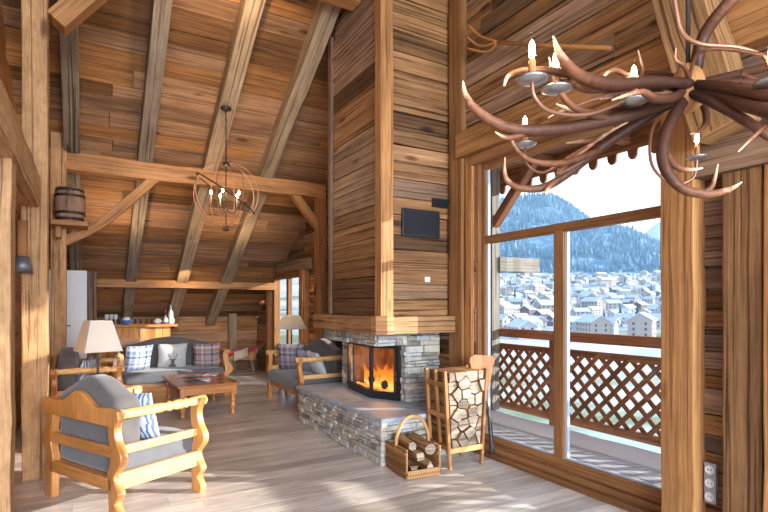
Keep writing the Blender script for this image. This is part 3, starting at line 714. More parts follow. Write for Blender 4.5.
# balcony roof
mb = MB(); planks(mb, (0, 0, 3.72), (0, 1, 0), (1, 0, 0), (0, 0, -1), -2.5, 12.4, WX+.12, 5.85, wd=(.16, .22), ln=(3, 4))
struct(mb.build('trim_%d' % ntrim[0], W['rail'])); ntrim[0] += 1
mb = MB(); mb.hexa((3.70, -2.6, 3.76), (0, 15, 0), (2.2, 0, 0), (0, 0, .12)); struct(mb.build('trim_%d' % ntrim[0], M['snow'])); ntrim[0] += 1
for y in [1.2*k_-2 for k_ in range(12)]:
    trimb(lambda b: b.box(WX+.1, 5.85, y, y+.1, 3.56, 3.70), W['rail'], 0)
# scalloped fascia
mb = MB()
mb.box(5.84, 5.88, -2.5, 12.4, 3.49, 3.76)
y = -2.5
while y < 12.3:
    mb.prism([(y+.02, 3.50), (y+.035, 3.41), (y+.07, 3.365), (y+.12, 3.365), (y+.155, 3.41), (y+.17, 3.50)], Matrix(((0, 1, 0, 5.845), (1, 0, 0, 0), (0, 0, 1, 0), (0, 0, 0, 1))), .03)
    y += .29
struct(mb.build('trim_%d' % ntrim[0], W['rail'])); ntrim[0] += 1

# ------------------------------------------------------------------ landscape
def lerp_tab(t, x):
    if x <= t[0][0]: return t[0][1]
    for (a, b), (c, d) in zip(t[:-1], t[1:]):
        if x <= c: return b+(d-b)*(x-a)/(c-a)
    return t[-1][1]
PROF = [(6, -3.2), (30, -9), (80, -15), (160, -17), (260, -14), (420, -5), (620, 14), (820, 38), (960, 52), (1050, 66)]
RID = [(-1600, 205), (-800, 240), (-300, 250), (0, 262), (160, 285), (288, 330), (368, 345), (470, 353), (530, 342), (624, 292), (688, 256), (752, 226), (800, 200), (900, 150), (1100, 110), (2000, 90)]
def terr(a, b):
    base = lerp_tab(PROF, a)
    if a > 1050:
        H = lerp_tab(RID, b) + 7*noise.noise(Vector((b*.012, 0, 5)))
        t = (a-1050)/(1650-1050)
        if t < 1: base = 66+(H-66)*(t**.9)
        else: base = H - (a-1650)*.45
    base += (noise.noise(Vector((a*.01, b*.01, 0)))*4+noise.noise(Vector((a*.03, b*.03, 2)))*2.0)*min(1, a/300) + (noise.noise(Vector((a*.006, b*.009, 9)))*26 if a > 1100 else 0)
    return base
def wpt(a, b, z): return F*a+RT*b+Vector((0, 0, z))
AS = [6, 15, 30, 50, 80, 120, 170, 230, 300, 380, 460, 540, 620, 700, 780, 860, 940, 1000, 1060]+[1060+k_*30 for k_ in range(1, 26)]
BN = 110; BMIN, BMAX = -1500, 1900
def ground_mat():
    m, N, L, B = newmat('snowy_meadow'); tcn = N.new('ShaderNodeTexCoord')
    x = N.new('ShaderNodeTexNoise'); x.inputs['Scale'].default_value = .022; x.inputs['Detail'].default_value = 8; L.new(tcn.outputs['Object'], x.inputs[0])
    r = ramp(N, [(.38, (.16, .22, .12)), (.46, (.36, .42, .34)), (.53, (.48, .55, .64)), (.7, (.60, .67, .76))]); L.new(x.outputs[0], r.inputs[0]); L.new(r.outputs[0], B.inputs['Base Color']); B.inputs['Roughness'].default_value = .9
    return m
def slope_mat():
    m, N, L, B = newmat('haze_blue_forest_snow'); tcn = N.new('ShaderNodeTexCoord')
    x = N.new('ShaderNodeTexNoise'); x.inputs['Scale'].default_value = .05; x.inputs['Detail'].default_value = 8; L.new(tcn.outputs['Object'], x.inputs[0])
    r = ramp(N, [(.4, (.05, .15, .26)), (.55, (.13, .27, .42)), (.68, (.50, .60, .74))]); L.new(x.outputs[0], r.inputs[0]); L.new(r.outputs[0], B.inputs['Base Color']); B.inputs['Roughness'].default_value = .9  # slope tones blued so the colour itself carries distance haze
    return m
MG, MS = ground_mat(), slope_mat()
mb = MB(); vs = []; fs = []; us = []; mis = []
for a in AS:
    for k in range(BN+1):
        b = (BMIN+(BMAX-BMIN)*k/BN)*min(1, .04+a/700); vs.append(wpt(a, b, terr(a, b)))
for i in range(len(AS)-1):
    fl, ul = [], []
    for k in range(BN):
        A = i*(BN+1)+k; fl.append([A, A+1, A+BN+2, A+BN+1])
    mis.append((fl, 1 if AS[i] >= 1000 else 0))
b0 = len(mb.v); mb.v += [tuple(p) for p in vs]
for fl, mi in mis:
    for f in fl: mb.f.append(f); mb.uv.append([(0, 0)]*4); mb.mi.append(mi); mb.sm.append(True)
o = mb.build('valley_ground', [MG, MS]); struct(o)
hz = bpy.data.materials.new('valley_haze'); hz.use_nodes = True; hz.node_tree.nodes.clear()
_o = hz.node_tree.nodes.new('ShaderNodeOutputMaterial'); _v = hz.node_tree.nodes.new('ShaderNodeVolumeScatter')
_v.inputs['Color'].default_value = (.36, .69, 1.0, 1); _v.inputs['Density'].default_value = HAZE; _v.inputs['Anisotropy'].default_value = 0.0
hz.node_tree.links.new(_v.outputs[0], _o.inputs['Volume'])
mb = MB(); mb.hexa(tuple(F*120+RT*(-2500)+Vector((0, 0, -60))), F*1700, RT*6000, (0, 0, 330)); o = mb.build('valley_haze', hz)
import bmesh
_b = bmesh.new(); _b.from_mesh(o.data); bmesh.ops.recalc_face_normals(_b, faces=_b.faces); _b.to_mesh(o.data); _b.free()
tag(o, 'bluish morning haze hanging over the valley and mountain', 'haze', kind='stuff')
# far snowy ridge, haze blue mixed into its base colour
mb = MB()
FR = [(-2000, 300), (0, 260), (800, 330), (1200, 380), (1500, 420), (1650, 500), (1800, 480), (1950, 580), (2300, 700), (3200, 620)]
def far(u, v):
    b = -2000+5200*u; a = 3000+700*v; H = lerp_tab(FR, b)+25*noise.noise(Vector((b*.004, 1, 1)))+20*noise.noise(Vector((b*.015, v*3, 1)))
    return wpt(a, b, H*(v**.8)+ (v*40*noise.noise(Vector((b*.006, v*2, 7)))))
mb.grid(far, 120, 12); struct(mb.build('far_ridge', plain('far_haze_blue_snow_ridge', (.38, .52, .70), .9, nscale=.004, namt=.5)))
# forest: uncountable spruces, one object
def cone_tree(mb, p, h, r, seg=5, mi=0):
    vs = []
    tiers = [(0.06, r), (.45, r*.62), (1.0, 0.0)]
    a0 = R.uniform(0, 6)
    base = [p+Vector((r*math.cos(a0+2*PI*k/seg), r*math.sin(a0+2*PI*k/seg), h*.05)) for k in range(seg)]
    top = p+Vector((0, 0, h)); vs = base+[top]
    fs = [[k, (k+1) % seg, seg] for k in range(seg)]
    mb.add(vs, fs, [[(0, 0)]*3]*seg, mi, False)
def forest_mat():
    m, N, L, B = newmat('haze_blue_snowy_spruce'); geo = N.new('ShaderNodeNewGeometry')
    r = ramp(N, [(0, (.022, .085, .16)), (.5, (.05, .15, .26)), (.85, (.11, .25, .40)), (1, (.34, .48, .64))]); L.new(geo.outputs['Random Per Island'], r.inputs[0]); L.new(r.outputs[0], B.inputs['Base Color']); B.inputs['Roughness'].default_value = .9  # distance haze put into the blue of the spruce colours
    return m
MF = forest_mat()
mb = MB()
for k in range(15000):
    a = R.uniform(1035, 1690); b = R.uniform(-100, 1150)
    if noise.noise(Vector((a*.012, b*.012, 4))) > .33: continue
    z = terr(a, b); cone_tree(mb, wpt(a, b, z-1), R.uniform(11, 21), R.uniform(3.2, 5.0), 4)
tag(mb.build('spruce_forest', MF), 'dense snow-dusted spruce forest, haze-blue in base colour, covering the mountain slope across the valley', 'forest', kind='stuff')
# town houses
roofm = plain('roof_snow', (.50, .58, .70), .8, nscale=.3, namt=.15)
HW = [plain('chalet_wall_white', (.48, .48, .50), .8), plain('chalet_wall_brown', (.15, .11, .10), .8), plain('chalet_wall_cream', (.40, .36, .32), .8)]
winm = plain('dark_chalet_window', (.06, .08, .11), .3)
def house(kind):
    mb = MB(); w_, l_, h_ = ((9, 13, 6.0), (8, 11, 5.5), (12, 20, 10))[kind]
    mb.box(-l_/2, l_/2, -w_/2, w_/2, -3, h_, 0)
    rh = w_*.30; ov = .9
    mb.prism([(-w_/2, h_), (w_/2, h_), (0, h_+rh)], Matrix(((0, 1, 0, -l_/2), (1, 0, 0, 0), (0, 0, 1, 0), (0, 0, 0, 1))), l_, 0)
    for s_ in (1, -1):
        mb.hexa((-l_/2-ov, s_*(w_/2+ov), h_-ov*.6), (l_+2*ov, 0, 0), (0, -s_*(w_/2+ov), rh+ov*.6), (0, 0, .6), 1)
    for fz in ([1.2, 4] if kind < 2 else [1.2, 4.2, 7.2]):
        nw = 3 if kind < 2 else 5
        for q in range(nw):
            x = -l_/2+l_*(q+.5)/nw
            for s_ in (1, -1): mb.box(x-.7, x+.7, s_*w_/2-.06, s_*w_/2+.06, fz, fz+1.5, 2)
        for q in range(2):
            y = -w_/2+w_*(q+.5)/2
            for s_ in (1, -1): mb.box(s_*l_/2-.06, s_*l_/2+.06, y-.6, y+.6, fz, fz+1.5, 2)
    return mb.build('town_house', [HW[kind], roofm, winm])
HL = ['small white-walled chalet with snowy roof in the valley town', 'small dark timber chalet with snowy roof in the valley town', 'larger cream block with snowy roof in the valley town']
protos = [None]*3; placed = []
tries = 0
while len(placed) < 270 and tries < 20000:
    tries += 1
    a = R.uniform(230, 980); u = R.uniform(.18, .57); b = u*a + R.uniform(-10, 10)
    if any((a-p[0])**2*.45+(b-p[1])**2 < 17**2 for p in placed): continue
    k = R.choice((0, 0, 1, 0, 1, 0, 2)); placed.append((a, b, k))
    p = wpt(a, b, terr(a, b))
    if protos[k] is None:
        o = house(k); protos[k] = o
    else:
        o = protos[k].copy(); COL.objects.link(o)
    o.location = p; o.rotation_euler = (0, 0, R.choice((0, PI/2))+R.uniform(-.5, .5)); s_ = R.uniform(.65, .95); o.scale = (s_, s_, s_)
    tag(o, HL[k], 'house', 'houses of the valley town')
tp = None
for k in range(90):
    a = R.uniform(300, 1000); b = R.uniform(.2, .56)*a
    if any((a-p[0])**2+(b-p[1])**2 < 11**2 for p in placed): continue
    if tp is None:
        mb = MB(); zz = Vector((0, 0, 0))
        for t_ in range(4):
            h0 = 1.2+t_*2.6; rr = 2.6-t_*.55
            vs = [Vector((rr*math.cos(2*PI*q/9), rr*math.sin(2*PI*q/9), h0+R.uniform(-.3, .2))) for q in range(9)]+[Vector((0, 0, h0+4.2))]
            mb.add(vs, [[q, (q+1) % 9, 9] for q in range(9)]+[list(range(9))[::-1]], [[(0, 0)]*3]*9+[[(0, 0)]*9])
        mb.tube([(0, 0, -1), (0, 0, 3)], .3, 6); o = mb.build('spruce_tree', plain('dark_spruce_needles', (.05, .10, .10), .9, nscale=.8, namt=.4)); tp = o
    else: o = tp.copy(); COL.objects.link(o)
    sc2 = R.uniform(.6, 1.2); o.scale = (sc2,)*3; o.location = wpt(a, b, terr(a, b)-.3); o.rotation_euler = (0, 0, R.uniform(0, 6))
    tag(o, 'lone dark spruce standing among the houses of the valley town', 'tree', 'spruces between the town houses')

# ------------------------------------------------------------------ carved pine seating
def post_outline(h, amp=1.0, flip=1):
    ctr = [(0, .010, .040), (.05, .014, .046), (.10, .002, .036), (.13, -.006, .030), (.20, .012, .050), (.27, -.004, .036), (.33, -.014, .034), (.42, .028, .050), (.49, .030, .050), (.58, .000, .036), (.66, -.012, .034), (.72, -.002, .040), (h, .016, .050)]
    c = crom([(z*1.0, cx*amp, hw*amp) for z, cx, hw in ctr], 4)
    return [(flip*(cx+hw), z) for z, cx, hw in c] + [(flip*(cx-hw), z) for z, cx, hw in c[::-1]]
def cushion(mb, x0, x1, y0, y1, z0, z1, r=.05, top=None, n=10, bulge=.015):
    """rounded soft box; top(x) adds height"""
    def axis(t, a, b):   # parameter -1..1 -> superellipse-like
        return (a+b)/2+(b-a)/2*t
    N_ = 14
    def pt(sx_, sy_, sz_):
        # sphere-cube mapping with rounding radius
        p = Vector((sx_, sy_, sz_)); hx, hy, hz = (x1-x0)/2, (y1-y0)/2, (z1-z0)/2
        core = Vector((max(-hx+r, min(hx-r, sx_*hx)), max(-hy+r, min(hy-r, sy_*hy)), max(-hz+r, min(hz-r, sz_*hz))))
        q = Vector((sx_*hx, sy_*hy, sz_*hz)); d = q-core
        if d.length > 1e-6: q = core+d.normalized()*r
        q.z += bulge*(1-sx_**2)*(1-sy_**2)*(1 if sz_ > 0 else -.3)*2
        q.x += (x0+x1)/2; q.y += (y0+y1)/2; q.z += (z0+z1)/2
        if top: q.z += top(q.x)*(sz_*.5+.5)
        return q
    def ln(i, N): 
        # denser near the ends
        t = i/N*2-1; return math.copysign(abs(t)**.7, t) if t else 0
    for ax in range(3):
        for sg in (-1, 1):
            def fn(u, v, ax=ax, sg=sg):
                a, b = ln(u*N_, N_), ln(v*N_, N_)
                c = [0, 0, 0]; c[ax] = sg; c[(ax+1) % 3] = a if sg > 0 else b; c[(ax+2) % 3] = b if sg > 0 else a
                return pt(*c)
            mb.grid(fn, N_, N_)
def merge(o):
    import bmesh
    bm = bmesh.new(); bm.from_mesh(o.data); bmesh.ops.remove_doubles(bm, verts=bm.verts, dist=.0004); bm.to_mesh(o.data); bm.free(); return o

def seat(name, label, cat, loc, rz, width, depth=.80, pine='pine', group=None, back_up=True, upback=False):
    """local: x along the back, +y to the front, origin on the floor at the middle of the footprint"""
    t = thing(name, label, cat, loc, rz, group); wm, wp = W[pine], W['palepine']
    hw, hd = width/2, depth/2; h = .78; pt_ = .06
    for sy_ in (-1, 1):
        for sx_ in (-1, 1):
            mb = MB(); mb.prism(post_outline(h, 1.3, sx_), TR(sx_*(hw-.05), sy_*hd-(pt_ if sy_ > 0 else 0), 0), pt_)
            mb.build('leg', wm, t, .008)
    for sx_ in (-1, 1):
        x = sx_*(hw-.04)
        mb = MB(); pts = []; y0, y1 = -hd+.02, hd+.0; L_ = y1-y0
        prof = [(0, .036), (.06, .040), (.10, .032), (.13, .036), (.40, .038), (.50, .036), (.55, .028), (.57, .040), (.60, .040), (.62, .028), (.66, .040), (.73, .040), (.75, .028), (.77, .040), (.80, .040), (.82, .028), (.86, .038), (1.04, .042)]
        mb.tube([(x, y0+L_*a, .755) for a, _ in prof], [b for _, b in prof], 14)
        mb.build('arm_rail', wm if pine != 'pine' else wp, t)
        mb = MB(); mb.box(x-.02, x+.02, -hd+.03, hd-.03, .47, .53); mb.build('side_rail', wp, t, .006)
        mb = MB(); mb.box(x-.025, x+.025, -hd+.03, hd-.03, .22, .34); mb.build('side_apron', wp, t, .006)
    mb = MB(); mb.box(-hw+.06, hw-.06, hd-.055, hd-.015, .22, .33); mb.build('front_apron', wm, t, .006)
    # back
    def hump(x): s_ = abs(x)/(width*.27); return .0 if s_ > 1 else .5*(1+math.cos(PI*s_))
    top = [(x_, .80+.10*hump(x_)) for x_ in [(-hw-.03)+(width+.06)*k_/32 for k_ in range(33)]]
    bot = [(hw-.0, .675), (-hw+.0, .675)]
    mb = MB(); mb.prism([(-hw-.05, .74)]+top+[(hw+.05, .74)]+bot, TR(0, -hd-.012, 0), .05); mb.build('back_rail', wm, t, .010)
    mb = MB(); mb.box(-hw+.06, hw-.06, -hd, -hd+.04, .45, .53); mb.build('back_slat', wm, t, .006)
    mb = MB(); mb.box(-hw+.06, hw-.06, -hd, -hd+.04, .21, .30); mb.build('back_apron', wm, t, .006)
    # upholstery
    mb = MB(); cushion(mb, -hw+.085, hw-.085, -hd+.05, hd+.03, .29, .475, .055); merge(mb.build('seat_cushion', M['greyseat'], t))
    mb = MB(); cushion(mb, -hw+.085, hw-.085, -hd+.045, -hd+.27, .47, .86, .07, top=lambda x: .115*(.5*(1+math.cos(PI*min(1, abs(x)/(hw-.06)))))); merge(mb.build('back_cushion', M['greyfab'], t))
    mb = MB(); mb.box(-hw+.08, hw-.08, -hd+.055, hd-.07, .25, .30); mb.build('seat_base', wm, t)
    return t
def pillow(name, label, size, mat, loc, rx, rz, group=None, thick=.15, extra=None):
    t = thing(name, label, 'pillow', loc, 0, group); t.rotation_euler = (rx, 0, rz)
    mb = MB(); h = size/2
    for sg in (-1, 1):
        def fn(u, v, sg=sg):
            a, b = u*2-1, v*2-1
            ed = (1-abs(a)**2.6)**.6*(1-abs(b)**2.6)**.6 if abs(a) < 1 and abs(b) < 1 else 0
            pin = 1-.07*(1-abs(a*b))*(abs(a)**6+abs(b)**6)
            return Vector((a*h*pin, sg*thick/2*ed, h+b*h*pin))
        g = (lambda a, b: (a, b)) if sg < 0 else (lambda a, b: (1-a, b))
        if sg < 0: mb.grid(fn, 18, 18, uvs=g)
        else: mb.grid(lambda u, v: fn(1-u, v), 18, 18, uvs=lambda a, b: (a, b))
    merge(mb.build('cover', mat, t))
    if extra: extra(t, h, thick)
    return t
# front armchair (seen from behind): corner legs at (.20,4.17), (-.31,4.92), (.86,4.50)
c_, s_ = math.cos, math.sin
bd = (Vector((.20, 4.15, 0))-Vector((-.33, 4.93, 0))); fd = Vector((.86, 4.50, 0))-Vector((.20, 4.15, 0))
ang = math.atan2(fd.y, fd.x)      # facing direction
wv = bd.normalized()
ctr_ = (Vector((-.33, 4.93, 0))+Vector((.20, 4.15, 0)))/2 + Vector((math.cos(ang), math.sin(ang), 0))*.37
seat('armchair', 'wide pine armchair with grey cushions seen from behind in the foreground', 'armchair', tuple(ctr_), ang-PI/2, 1.0, .76)
fdn = Vector((math.cos(ang), math.sin(ang), 0)); sdn = Vector((math.sin(ang), -math.cos(ang), 0))
pillow('throw_pillow', 'white cushion with blue leaf print leaning on the foreground armchair', .42, M['leaf'], tuple(ctr_+fdn*-.02+sdn*.20+Vector((0, 0, .475))), -.30, ang+PI/2+.35, thick=.15)
# far sofa faces the camera side (-y)
FS = (1.22, 9.35, 0)
seat('sofa', 'charcoal camel-back two-seat sofa with scrolled pine arms facing the room at the far end', 'sofa', FS, PI, 1.72, .84)
# loveseat by the wall faces -x
LS = (3.02, 7.72, 0)
seat('sofa', 'brown-grey two-seat sofa with pine frame beside the stone fireplace', 'sofa', LS, PI/2, 1.50, .84)
# left sofa faces +x
LF = (-.02, 7.78, 0)
seat('sofa', 'pine-framed grey sofa on the left behind the table lamp', 'sofa', LF, -PI/2, 1.30, .74)

def deer(t, h, th):
    ink = plain('deer_print', (.13, .10, .09), .9)
    mb = MB()
    def strip(pts, w_):
        for a, b in zip(pts[:-1], pts[1:]):
            pa, pb = Vector((a[0], -th/2*max(.2, (1-(a[0]/h)**2))-.004, h+a[1])), Vector((b[0], -th/2*max(.2, (1-(b[0]/h)**2))-.004, h+b[1])); mb.beam(pa, pb, w_, .003, (0, -1, 0))
    for sg in (-1, 1):
        strip([(sg*.012, -.02), (sg*.05, .03), (sg*.085, .075)], .008); strip([(sg*.04, .02), (sg*.085, .03)], .007); strip([(sg*.055, .035), (sg*.05, .085)], .006); strip([(sg*.015, -.025), (sg*.06, -.025)], .014)
    mb.prism([(-.022, -.02), (.022, -.02), (.03, -.05), (.016, -.11), (-.016, -.11), (-.03, -.05)], TR(0, -th/2-.006, h), .003)
    mb.prism([(-.03, -.10), (.03, -.10), (.065, -.16), (-.065, -.16)], TR(0, -th/2-.002, h), .003)
    mb.build('deer_print', ink, t)
pillow('throw_pillow', 'blue and white plaid cushion at the left end of the far sofa', .44, M['plaidblue'], (.66, 9.22, .48), .30, .35, None)
pillow('throw_pillow', 'cream cushion with a stag print in the middle of the far sofa', .46, M['cream'], (1.20, 9.26, .475), .32, 0, extra=deer)
pillow('throw_pillow', 'purple and beige plaid cushion at the right end of the far sofa', .44, M['plaidbrown'], (1.76, 9.22, .48), .30, -.25)
pillow('throw_pillow', 'mauve plaid cushion at the far end of the fireside sofa', .46, M['plaidmix'], (2.92, 8.12, .48), .28, -.55)
pillow('throw_pillow', 'small white cushion in the middle of the fireside sofa', .40, M['leaf'], (3.05, 7.62, .48), .40, -1.35)
pillow('throw_pillow', 'pale cushion at the near end of the fireside sofa', .40, M['cream'], (3.05, 7.22, .48), .42, -1.5)
pillow('throw_pillow', 'blue leaf print cushion on the left sofa', .42, M['leaf'], (-.12, 7.50, .48), .35, 1.2)
pillow('throw_pillow', 'blue plaid cushion beside the leaf print one on the left sofa', .40, M['plaidblue'], (-.12, 7.98, .48), .35, 1.45)

# coffee table
def turned_leg(mb, x, y, h):
    mb.box(x-.04, x+.04, y-.04, y+.04, h-.14, h)
    mb.lathe([(.028, 0), (.036, .02), (.03, .05), (.022, .06), (.04, .09), (.043, .13), (.03, .17), (.024, .185), (.04, .20), (.036, .22), (.025, .235), (.037, h-.14)], TR(x, y, 0), 14)
ct = thing('coffee_table', 'low honey-brown pine coffee table with turned legs between the sofas', 'coffee table', (1.42, 7.98, 0), .03)
mb = MB(); mb.box(-.42, .42, -.66, .66, .42, .452, grain=1); mb.build('table_top', W['table'], ct, .01)
mb = MB(); mb.box(-.36, .36, -.60, -.57, .31, .42); mb.box(-.36, .36, .57, .60, .31, .42); mb.box(-.36, -.33, -.6, .6, .31, .42); mb.box(.33, .36, -.6, .6, .31, .42); mb.build('apron', W['table'], ct, .004)
for x in (-.34, .34):
    for y in (-.57, .57): mb = MB(); turned_leg(mb, x, y, .42); mb.build('leg', W['table'], ct)
mag = [plain('magazine_cover_white', (.66, .68, .72), .3), plain('magazine_cover_dark', (.10, .10, .12), .3), plain('magazine_cover_red', (.45, .12, .08), .3)]
for (x, y, r_, k, lb) in ((1.30, 7.70, .2, 1, 'dark magazine at the near left of the coffee table'), (1.45, 7.85, -.2, 0, 'open white magazine in the middle of the coffee table'), (1.36, 8.15, .4, 1, 'dark magazine at the back left of the coffee table'), (1.55, 8.10, .1, 2, 'small red-covered magazine on the coffee table'), (1.66, 8.35, -.4, 0, 'white magazine at the back right of the coffee table')):
    mb = MB(); mb.box(-.10, .10, -.135, .135, 0, .008); mb.box(-.096, .102, -.132, .132, .008, .011)
    o = mb.build('magazine', mag[k], bevel=.001); o.location = (x, y, .4525); o.rotation_euler = (0, 0, r_); tag(o, lb, 'magazine', 'magazines on the coffee table')

# lamps
def table_lamp(loc, label, zs0, zs1, wb, wt, rz, energy):
    t = thing('table_lamp', label, 'lamp', loc, rz); z = 0
    mb = MB(); mb.lathe([(.075, 0), (.075, .015), (.03, .03), (.018, .05), (.026, .08), (.014, .11), (.014, zs0+.05), (.006, zs0+.06), (.006, zs1-.02)], I4, 18); mb.build('base', M['iron'], t)
    mb = MB()
    for k in range(4):
        a0, a1 = PI/4+k*PI/2, PI/4+(k+1)*PI/2
        q = lambda r_, a, z_: Vector((r_*math.cos(a)*math.sqrt(2), r_*math.sin(a)*math.sqrt(2), z_))
        p = [q(wb/2, a0, zs0), q(wb/2, a1, zs0), q(wt/2, a1, zs1), q(wt/2, a0, zs1)]
        mb.add(p, [[0, 1, 2, 3]], [[(0, 0), (1, 0), (1, 1), (0, 1)]])
    o = mb.build('lamp_shade', M['shade'], t); so_ = o.modifiers.new('s', 'SOLIDIFY'); so_.thickness = .002
    mb = MB(); pr = [(.0, 0), (.018, .01), (.028, .045), (.02, .075), (0, .09)]; mb.lathe(pr, TR(0, 0, zs0+.06), 12); mb.build('bulb', M['bulbsmall'], t)
    l = light('lamp_bulb_light', 'POINT', (0, 0, zs0+.11), energy, (1, .72, .42), size=.03); l.parent = t
    return t
def side_table(name, label, loc, h, w_, mat=None):
    t = thing(name, label, 'side table', loc); mb = MB(); mb.box(-w_/2, w_/2, -w_/2, w_/2, h-.03, h); mb.build('table_top', mat or W['table'], t, .006)
    for x in (-1, 1):
        for y in (-1, 1): mb = MB(); mb.box(x*(w_/2-.04)-.02, x*(w_/2-.04)+.02, y*(w_/2-.04)-.02, y*(w_/2-.04)+.02, 0, h-.03); mb.build('leg', mat or W['table'], t, .004)
    return t
p = P(98, 375, 5.90)
side_table('side_table', 'small brown side table under the left lamp', (p.x, p.y, 0), .62, .40)
table_lamp((p.x, p.y, .62), 'large cream-shaded table lamp on the left behind the armchair', .40, .75, .40, .23, .30, 16)
p = P(291.5, 330, 9.35)
side_table('side_table', 'small dark side table in the corner behind the fireside sofa', (p.x, p.y, 0), .62, .40)
table_lamp((p.x, p.y, .62), 'cream-shaded table lamp glowing in front of the far glass door', .49, .74, .40, .22, .45, 34)

# ------------------------------------------------------------------ bar
bar = thing('bar_counter', 'pine-boarded bar counter behind the far sofa', 'bar', (.75, 11.1, 0))
mb = MB(); planks(mb, (0, 11.0, 0), (0, 0, 1), (1, 0, 0), (0, -1, 0), .0, 1.12, .17, 1.40, wd=(.10, .14), ln=(3, 3), th=.03, dep=.01)
planks(mb, (1.40, 0, 0), (0, 0, 1), (0, 1, 0), (1, 0, 0), .0, 1.12, 11.0, 11.45, wd=(.10, .14), ln=(3, 3), th=.03, dep=.01)
local(mb.build('front_boards', W['bar'], bar), bar)
mb = MB(); mb.box(.10, 1.52, 10.90, 11.55, 1.12, 1.17, j=.001, n=3); local(mb.build('counter_top', W['bar'], bar, .008), bar)
mb = MB(); mb.box(.40, 1.0, 10.975, 10.995, .80, .90); mb.box(.85, .92, 10.97, 10.995, .1, 1.1); local(mb.build('front_rail', W['pine'], bar), bar)
gl = plain('bottle_glass_clear', (.55, .60, .66), .1, spec=.6); gd = plain('bottle_glass_dark', (.03, .035, .03), .15, spec=.6); bl_ = plain('blue_glaze', (.10, .20, .50), .25)
def bottle(name, label, cat, loc, mat, s=1.0, group=None, prof=None):
    mb = MB(); mb.lathe([(r_*s, z_*s) for r_, z_ in (prof or [(.034, 0), (.037, .01), (.037, .17), (.03, .20), (.013, .225), (.013, .28), (.016, .285), (.016, .30)])], I4, 12)
    o = mb.build(name, mat); o.location = loc; tag(o, label, cat, group); return o
bottle('bottle', 'tallest dark bottle at the right end of the bar top', 'bottle', (1.33, 11.15, 1.171), plain('dark_red_bottle', (.10, .02, .02), .15), 1.15)
bottle('bottle', 'pale glass bottle beside the dark bottle on the bar', 'bottle', (1.42, 11.1, 1.171), gl, 1.25)
bottle('carafe', 'clear rounded carafe at the right end of the bar', 'carafe', (1.45, 11.25, 1.171), gl, .9, None, [(.05, 0), (.075, .04), (.07, .10), (.025, .17), (.025, .22), (.035, .24)])
bottle('sugar_bowl', 'white bowl left of the bottles on the bar', 'bowl', (1.18, 11.1, 1.171), M['white'], 1.1, None, [(.03, 0), (.06, .03), (.065, .06), (.045, .08), (.01, .10)])
bottle('coffee_pot', 'silver pot in front of the bottles on the bar', 'pot', (1.30, 10.98, 1.171), M['steel'], 1.0, None, [(.05, 0), (.065, .05), (.05, .12), (.03, .15), (.01, .18)])
bw = thing('fruit_bowl', 'blue and white bowl on the middle of the bar', 'bowl', (.62, 11.1, 1.171))
mb = MB(); mb.lathe([(.04, 0), (.05, .01), (.10, .06), (.115, .09), (.105, .09), (.09, .06), (.0, .03)], I4, 18); mb.build('bowl_body', bl_, bw)
mb = MB(); mb.lathe([(.0, .07), (.07, .08), (.08, .10), (.05, .14), (.0, .15)], I4, 14); mb.build('lid', M['white'], bw)
for k, (x, y) in enumerate(((.28, 11.05), (.36, 11.15), (.43, 11.05))):
    bottle('drinking_glass', ('stemmed glass at the left end of the bar', 'glass behind the stemmed one on the bar', 'third glass from the left end of the bar')[k], 'glass', (x, y, 1.171), gl, 1.0, 'glasses on the bar', [(.035, 0), (.035, .005), (.005, .01), (.005, .09), (.03, .11), (.038, .16), (.032, .20)])
sh = thing('wall_shelf', 'narrow dark shelf on the back wall behind the bar', 'shelf', (.9, 12.3, 1.02)); mb = MB(); mb.box(-.75, .85, -.02, .14, -.03, 0); mb.build('board', W['dark'], sh)
b0_ = None
for k in range(14):
    x = .22+k*.108
    if b0_ is None: b0_ = bottle('wine_bottle', 'dark bottle in the row on the shelf behind the bar', 'bottle', (x, 12.37, 1.021), gd, .75, 'dark bottles on the shelf behind the bar')
    else: o = b0_.copy(); COL.objects.link(o); o.location = (x, 12.37, 1.021)

# sled / cart in the corner
sl = thing('wooden_handcart', 'small old wooden cart with a red blanket in the far right corner', 'cart', (3.0, 11.75, 0), -.15)
mb = MB()
mb.prism([(-.30, .34), (.26, .30), (.36, .56), (-.38, .50)], TR(0, -.20, 0), .03); mb.prism([(-.30, .34), (.26, .30), (.36, .56), (-.38, .50)], TR(0, .20, 0), .03)
mb.box(-.3, .28, -.18, .21, .31, .34); mb.beam((.28, -.18, .43), (.28, .22, .43), .03, .22); mb.beam((-.33, -.18, .42), (-.33, .22, .42), .03, .14)
mb.build('body', W['beam'], sl)
for y in (-.19, .21):
    mb = MB(); mb.tube(crom([(-.42, y, .10), (-.34, y, .03), (0, y, .02), (.28, y, .03)], 4), .016, 8); mb.build('runner', W['rafter'], sl)
    for x, xb in ((-.24, -.28), (.22, .26)): mb = MB(); mb.beam((x, y, .32), (xb, y, .03), .04, .03, (0, 1, 0)); mb.build('leg', W['rafter'], sl)
mb = MB(); mb.tube(crom([(.34, -.19, .50), (.46, -.19, .64), (.50, 0, .68), (.46, .21, .64), (.34, .21, .50)], 5), .015, 8); mb.build('push_handle', W['dark'], sl)
mb = MB(); mb.grid(lambda u, v: Vector((-.30+.60*u, -.24+.48*v, .50+.10*u+.035*math.sin(9*u)*math.cos(7*v)-.10*abs(2*v-1)**4)), 14, 12); o = mb.build('red_cloth', M['red'], sl); o.modifiers.new('s', 'SOLIDIFY').thickness = .02
mb = MB(); mb.grid(lambda u, v: Vector((-.18+.30*u, -.255+.02*math.sin(8*u), .50-.20*v+.1*u)), 8, 6); o = mb.build('beige_cloth', M['beige'], sl); o.modifiers.new('s', 'SOLIDIFY').thickness = .01

